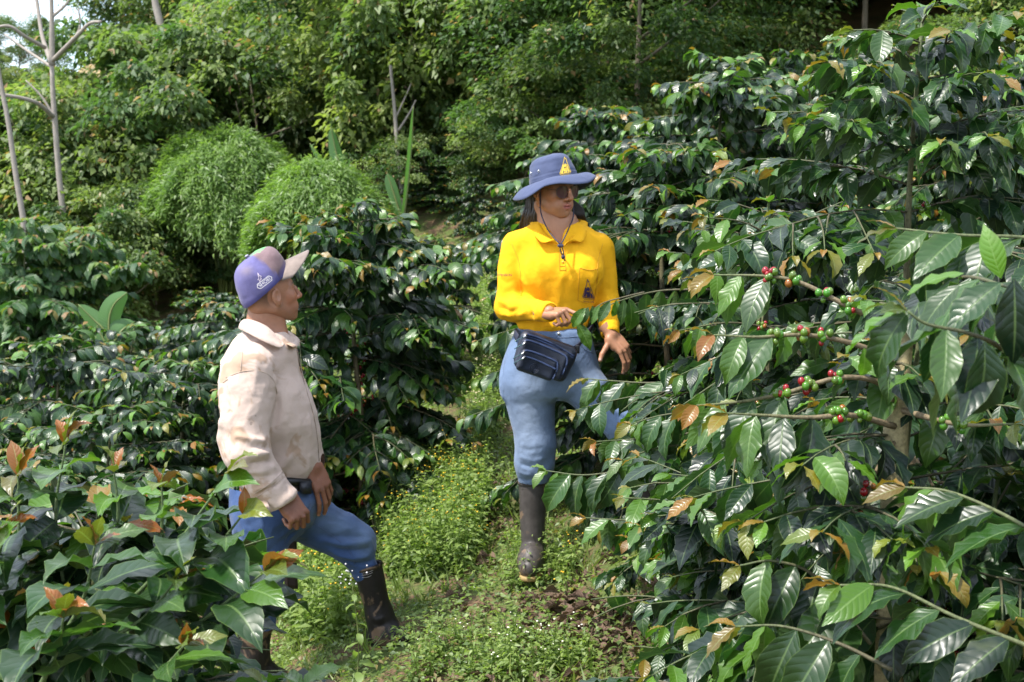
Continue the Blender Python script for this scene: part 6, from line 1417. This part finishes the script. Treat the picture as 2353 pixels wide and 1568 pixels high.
    weeds([(1280, 950), (1470, 940), (1440, 1060), (1280, 1040)], 350, 5.6, 8, .05, .2, 'bank_weeds', 'leafy weeds with few flowers on the bank behind the woman\'s legs', .1, (.7, .4, .02), .032)
    weeds([(1380, 780), (1500, 790), (1500, 900), (1400, 880)], 250, 6.5, 10, .05, .2, 'slope_weeds', 'leafy weeds with few flowers on the slope beyond the woman\'s hand', .1, (.7, .4, .02), .035)
    weeds([(1160, 1290), (1320, 1280), (1330, 1370), (1170, 1370)], 160, 4.6, 6, .05, .16, 'boot_weeds', 'leafy little weeds with yellow specks around the foot of the woman', .12, (.7, .4, .02), .03, .004)
    # dead leaves
    def litter(poly, n, Y0, Y1, lmin, lmax):
        X = rs.uniform(-.42, .42, n*60); Y = Y0+(Y1-Y0)*rs.uniform(0, 1, n*60); X = X*Y; P = np.stack([X, Y, g(X, Y)+.008+rs.uniform(0, .03, len(X))], -1)
        P = P[inpoly(*proj(P)[:2], poly)][:n]; k = len(P); a = rs.uniform(0, 6.28, k)
        D = nrm(np.stack([np.cos(a), np.sin(a), rs.normal(size=k)*.25], -1)); U = nrm(np.array([0, 0, 1.])+rs.normal(size=(k, 3))*.6)
        t = np.stack([np.zeros(k), rs.uniform(0, 1, k), rs.uniform(0, .5, k)], -1)
        return scatter(CURL, P, D, U, rs.uniform(lmin, lmax, k), t, rs)
    CURL = [leaf_tpl(6, 5, droop=.9, fold=.9, wave=.09, width=.42, seed=i, twist=(-1)**i*.9) for i in range(5)]
    DEAD = leaf_material('dead_leaf', (.045, .028, .02), (.12, .075, .052), (.20, .14, .10), (.16, .1, .06), rough=.8, trans=.05, veins=8, under=(.20, .13, .10), spec=.15)
    V1 = litter([(1220, 1370), (1500, 1380), (1480, 1500), (1230, 1480)], 230, 3.5, 5.6, .05, .10)
    V2 = litter([(1050, 1080), (1180, 1060), (1190, 1300), (1060, 1320)], 60, 4.5, 7, .05, .11)
    V3 = litter([(980, 1350), (1700, 1180), (1700, 1568), (980, 1568)], 240, 3.3, 5.8, .04, .10)
    n1, n2 = len(V1[0]), len(V2[0])
    tag(mesh('leaf_litter', np.vstack([V1[0], V2[0], V3[0]]), np.vstack([V1[1], V2[1]+n1, V3[1]+n1+n2]), DEAD, uv=np.vstack([V1[2], V2[2], V3[2]]), col=np.vstack([V1[3], V2[3], V3[3]])), 'curled brown dead leaves lying on the soil', kind='stuff')
    # white flowered weed by the boot
    b = at(812, 1480, 4.75); b[2] = grd(b[0], b[1]); root = empty('white_flowered_weed', b); tag(root, 'single tall weed with a cluster of small white flowers in front of the black boot', 'weed')
    tp = at(806, 1318, 4.75)-b; Q = spline([[0, 0, 0], tp*[.3, 1, .5]+[.02, 0, 0], tp], 10); V, F, uv = tube(Q, np.linspace(.003, .0015, 10), 5); local('stem', V, F, TWIG, root)
    fv = MB(); rr = random.Random(2)
    for i in range(18):
        c = tp+np.array([rr.gauss(-.004, .026), rr.gauss(0, .02), rr.gauss(0, .016)]); fv.add(ICO1[0]*.0034*rr.uniform(.7, 1.2)+c, ICO1[1])
    fv.build('flower_cluster', plain('white_floret', (.5, .48, .5), .8, 60, .1, 0)).parent = root
    k = 12; Z = np.linspace(.08, .85, k); Pp = np.array([spline([[0, 0, 0], tp*[.3, 1, .5]+[.02, 0, 0], tp], 101)[int(z*100)] for z in Z]); an = np.arange(k)*1.57+.3
    V, F, uv, col = scatter(LEAF[1], Pp, nrm(np.stack([np.cos(an), np.sin(an), np.full(k, -.1)], -1)), np.tile([0, 0, 1.], (k, 1))+rs.normal(size=(k, 3))*.2, np.linspace(.08, .045, k), np.tile([0, .8, .3], (k, 1)), rs)
    local('foliage', V, F, WEED, root, uv=uv, col=col)
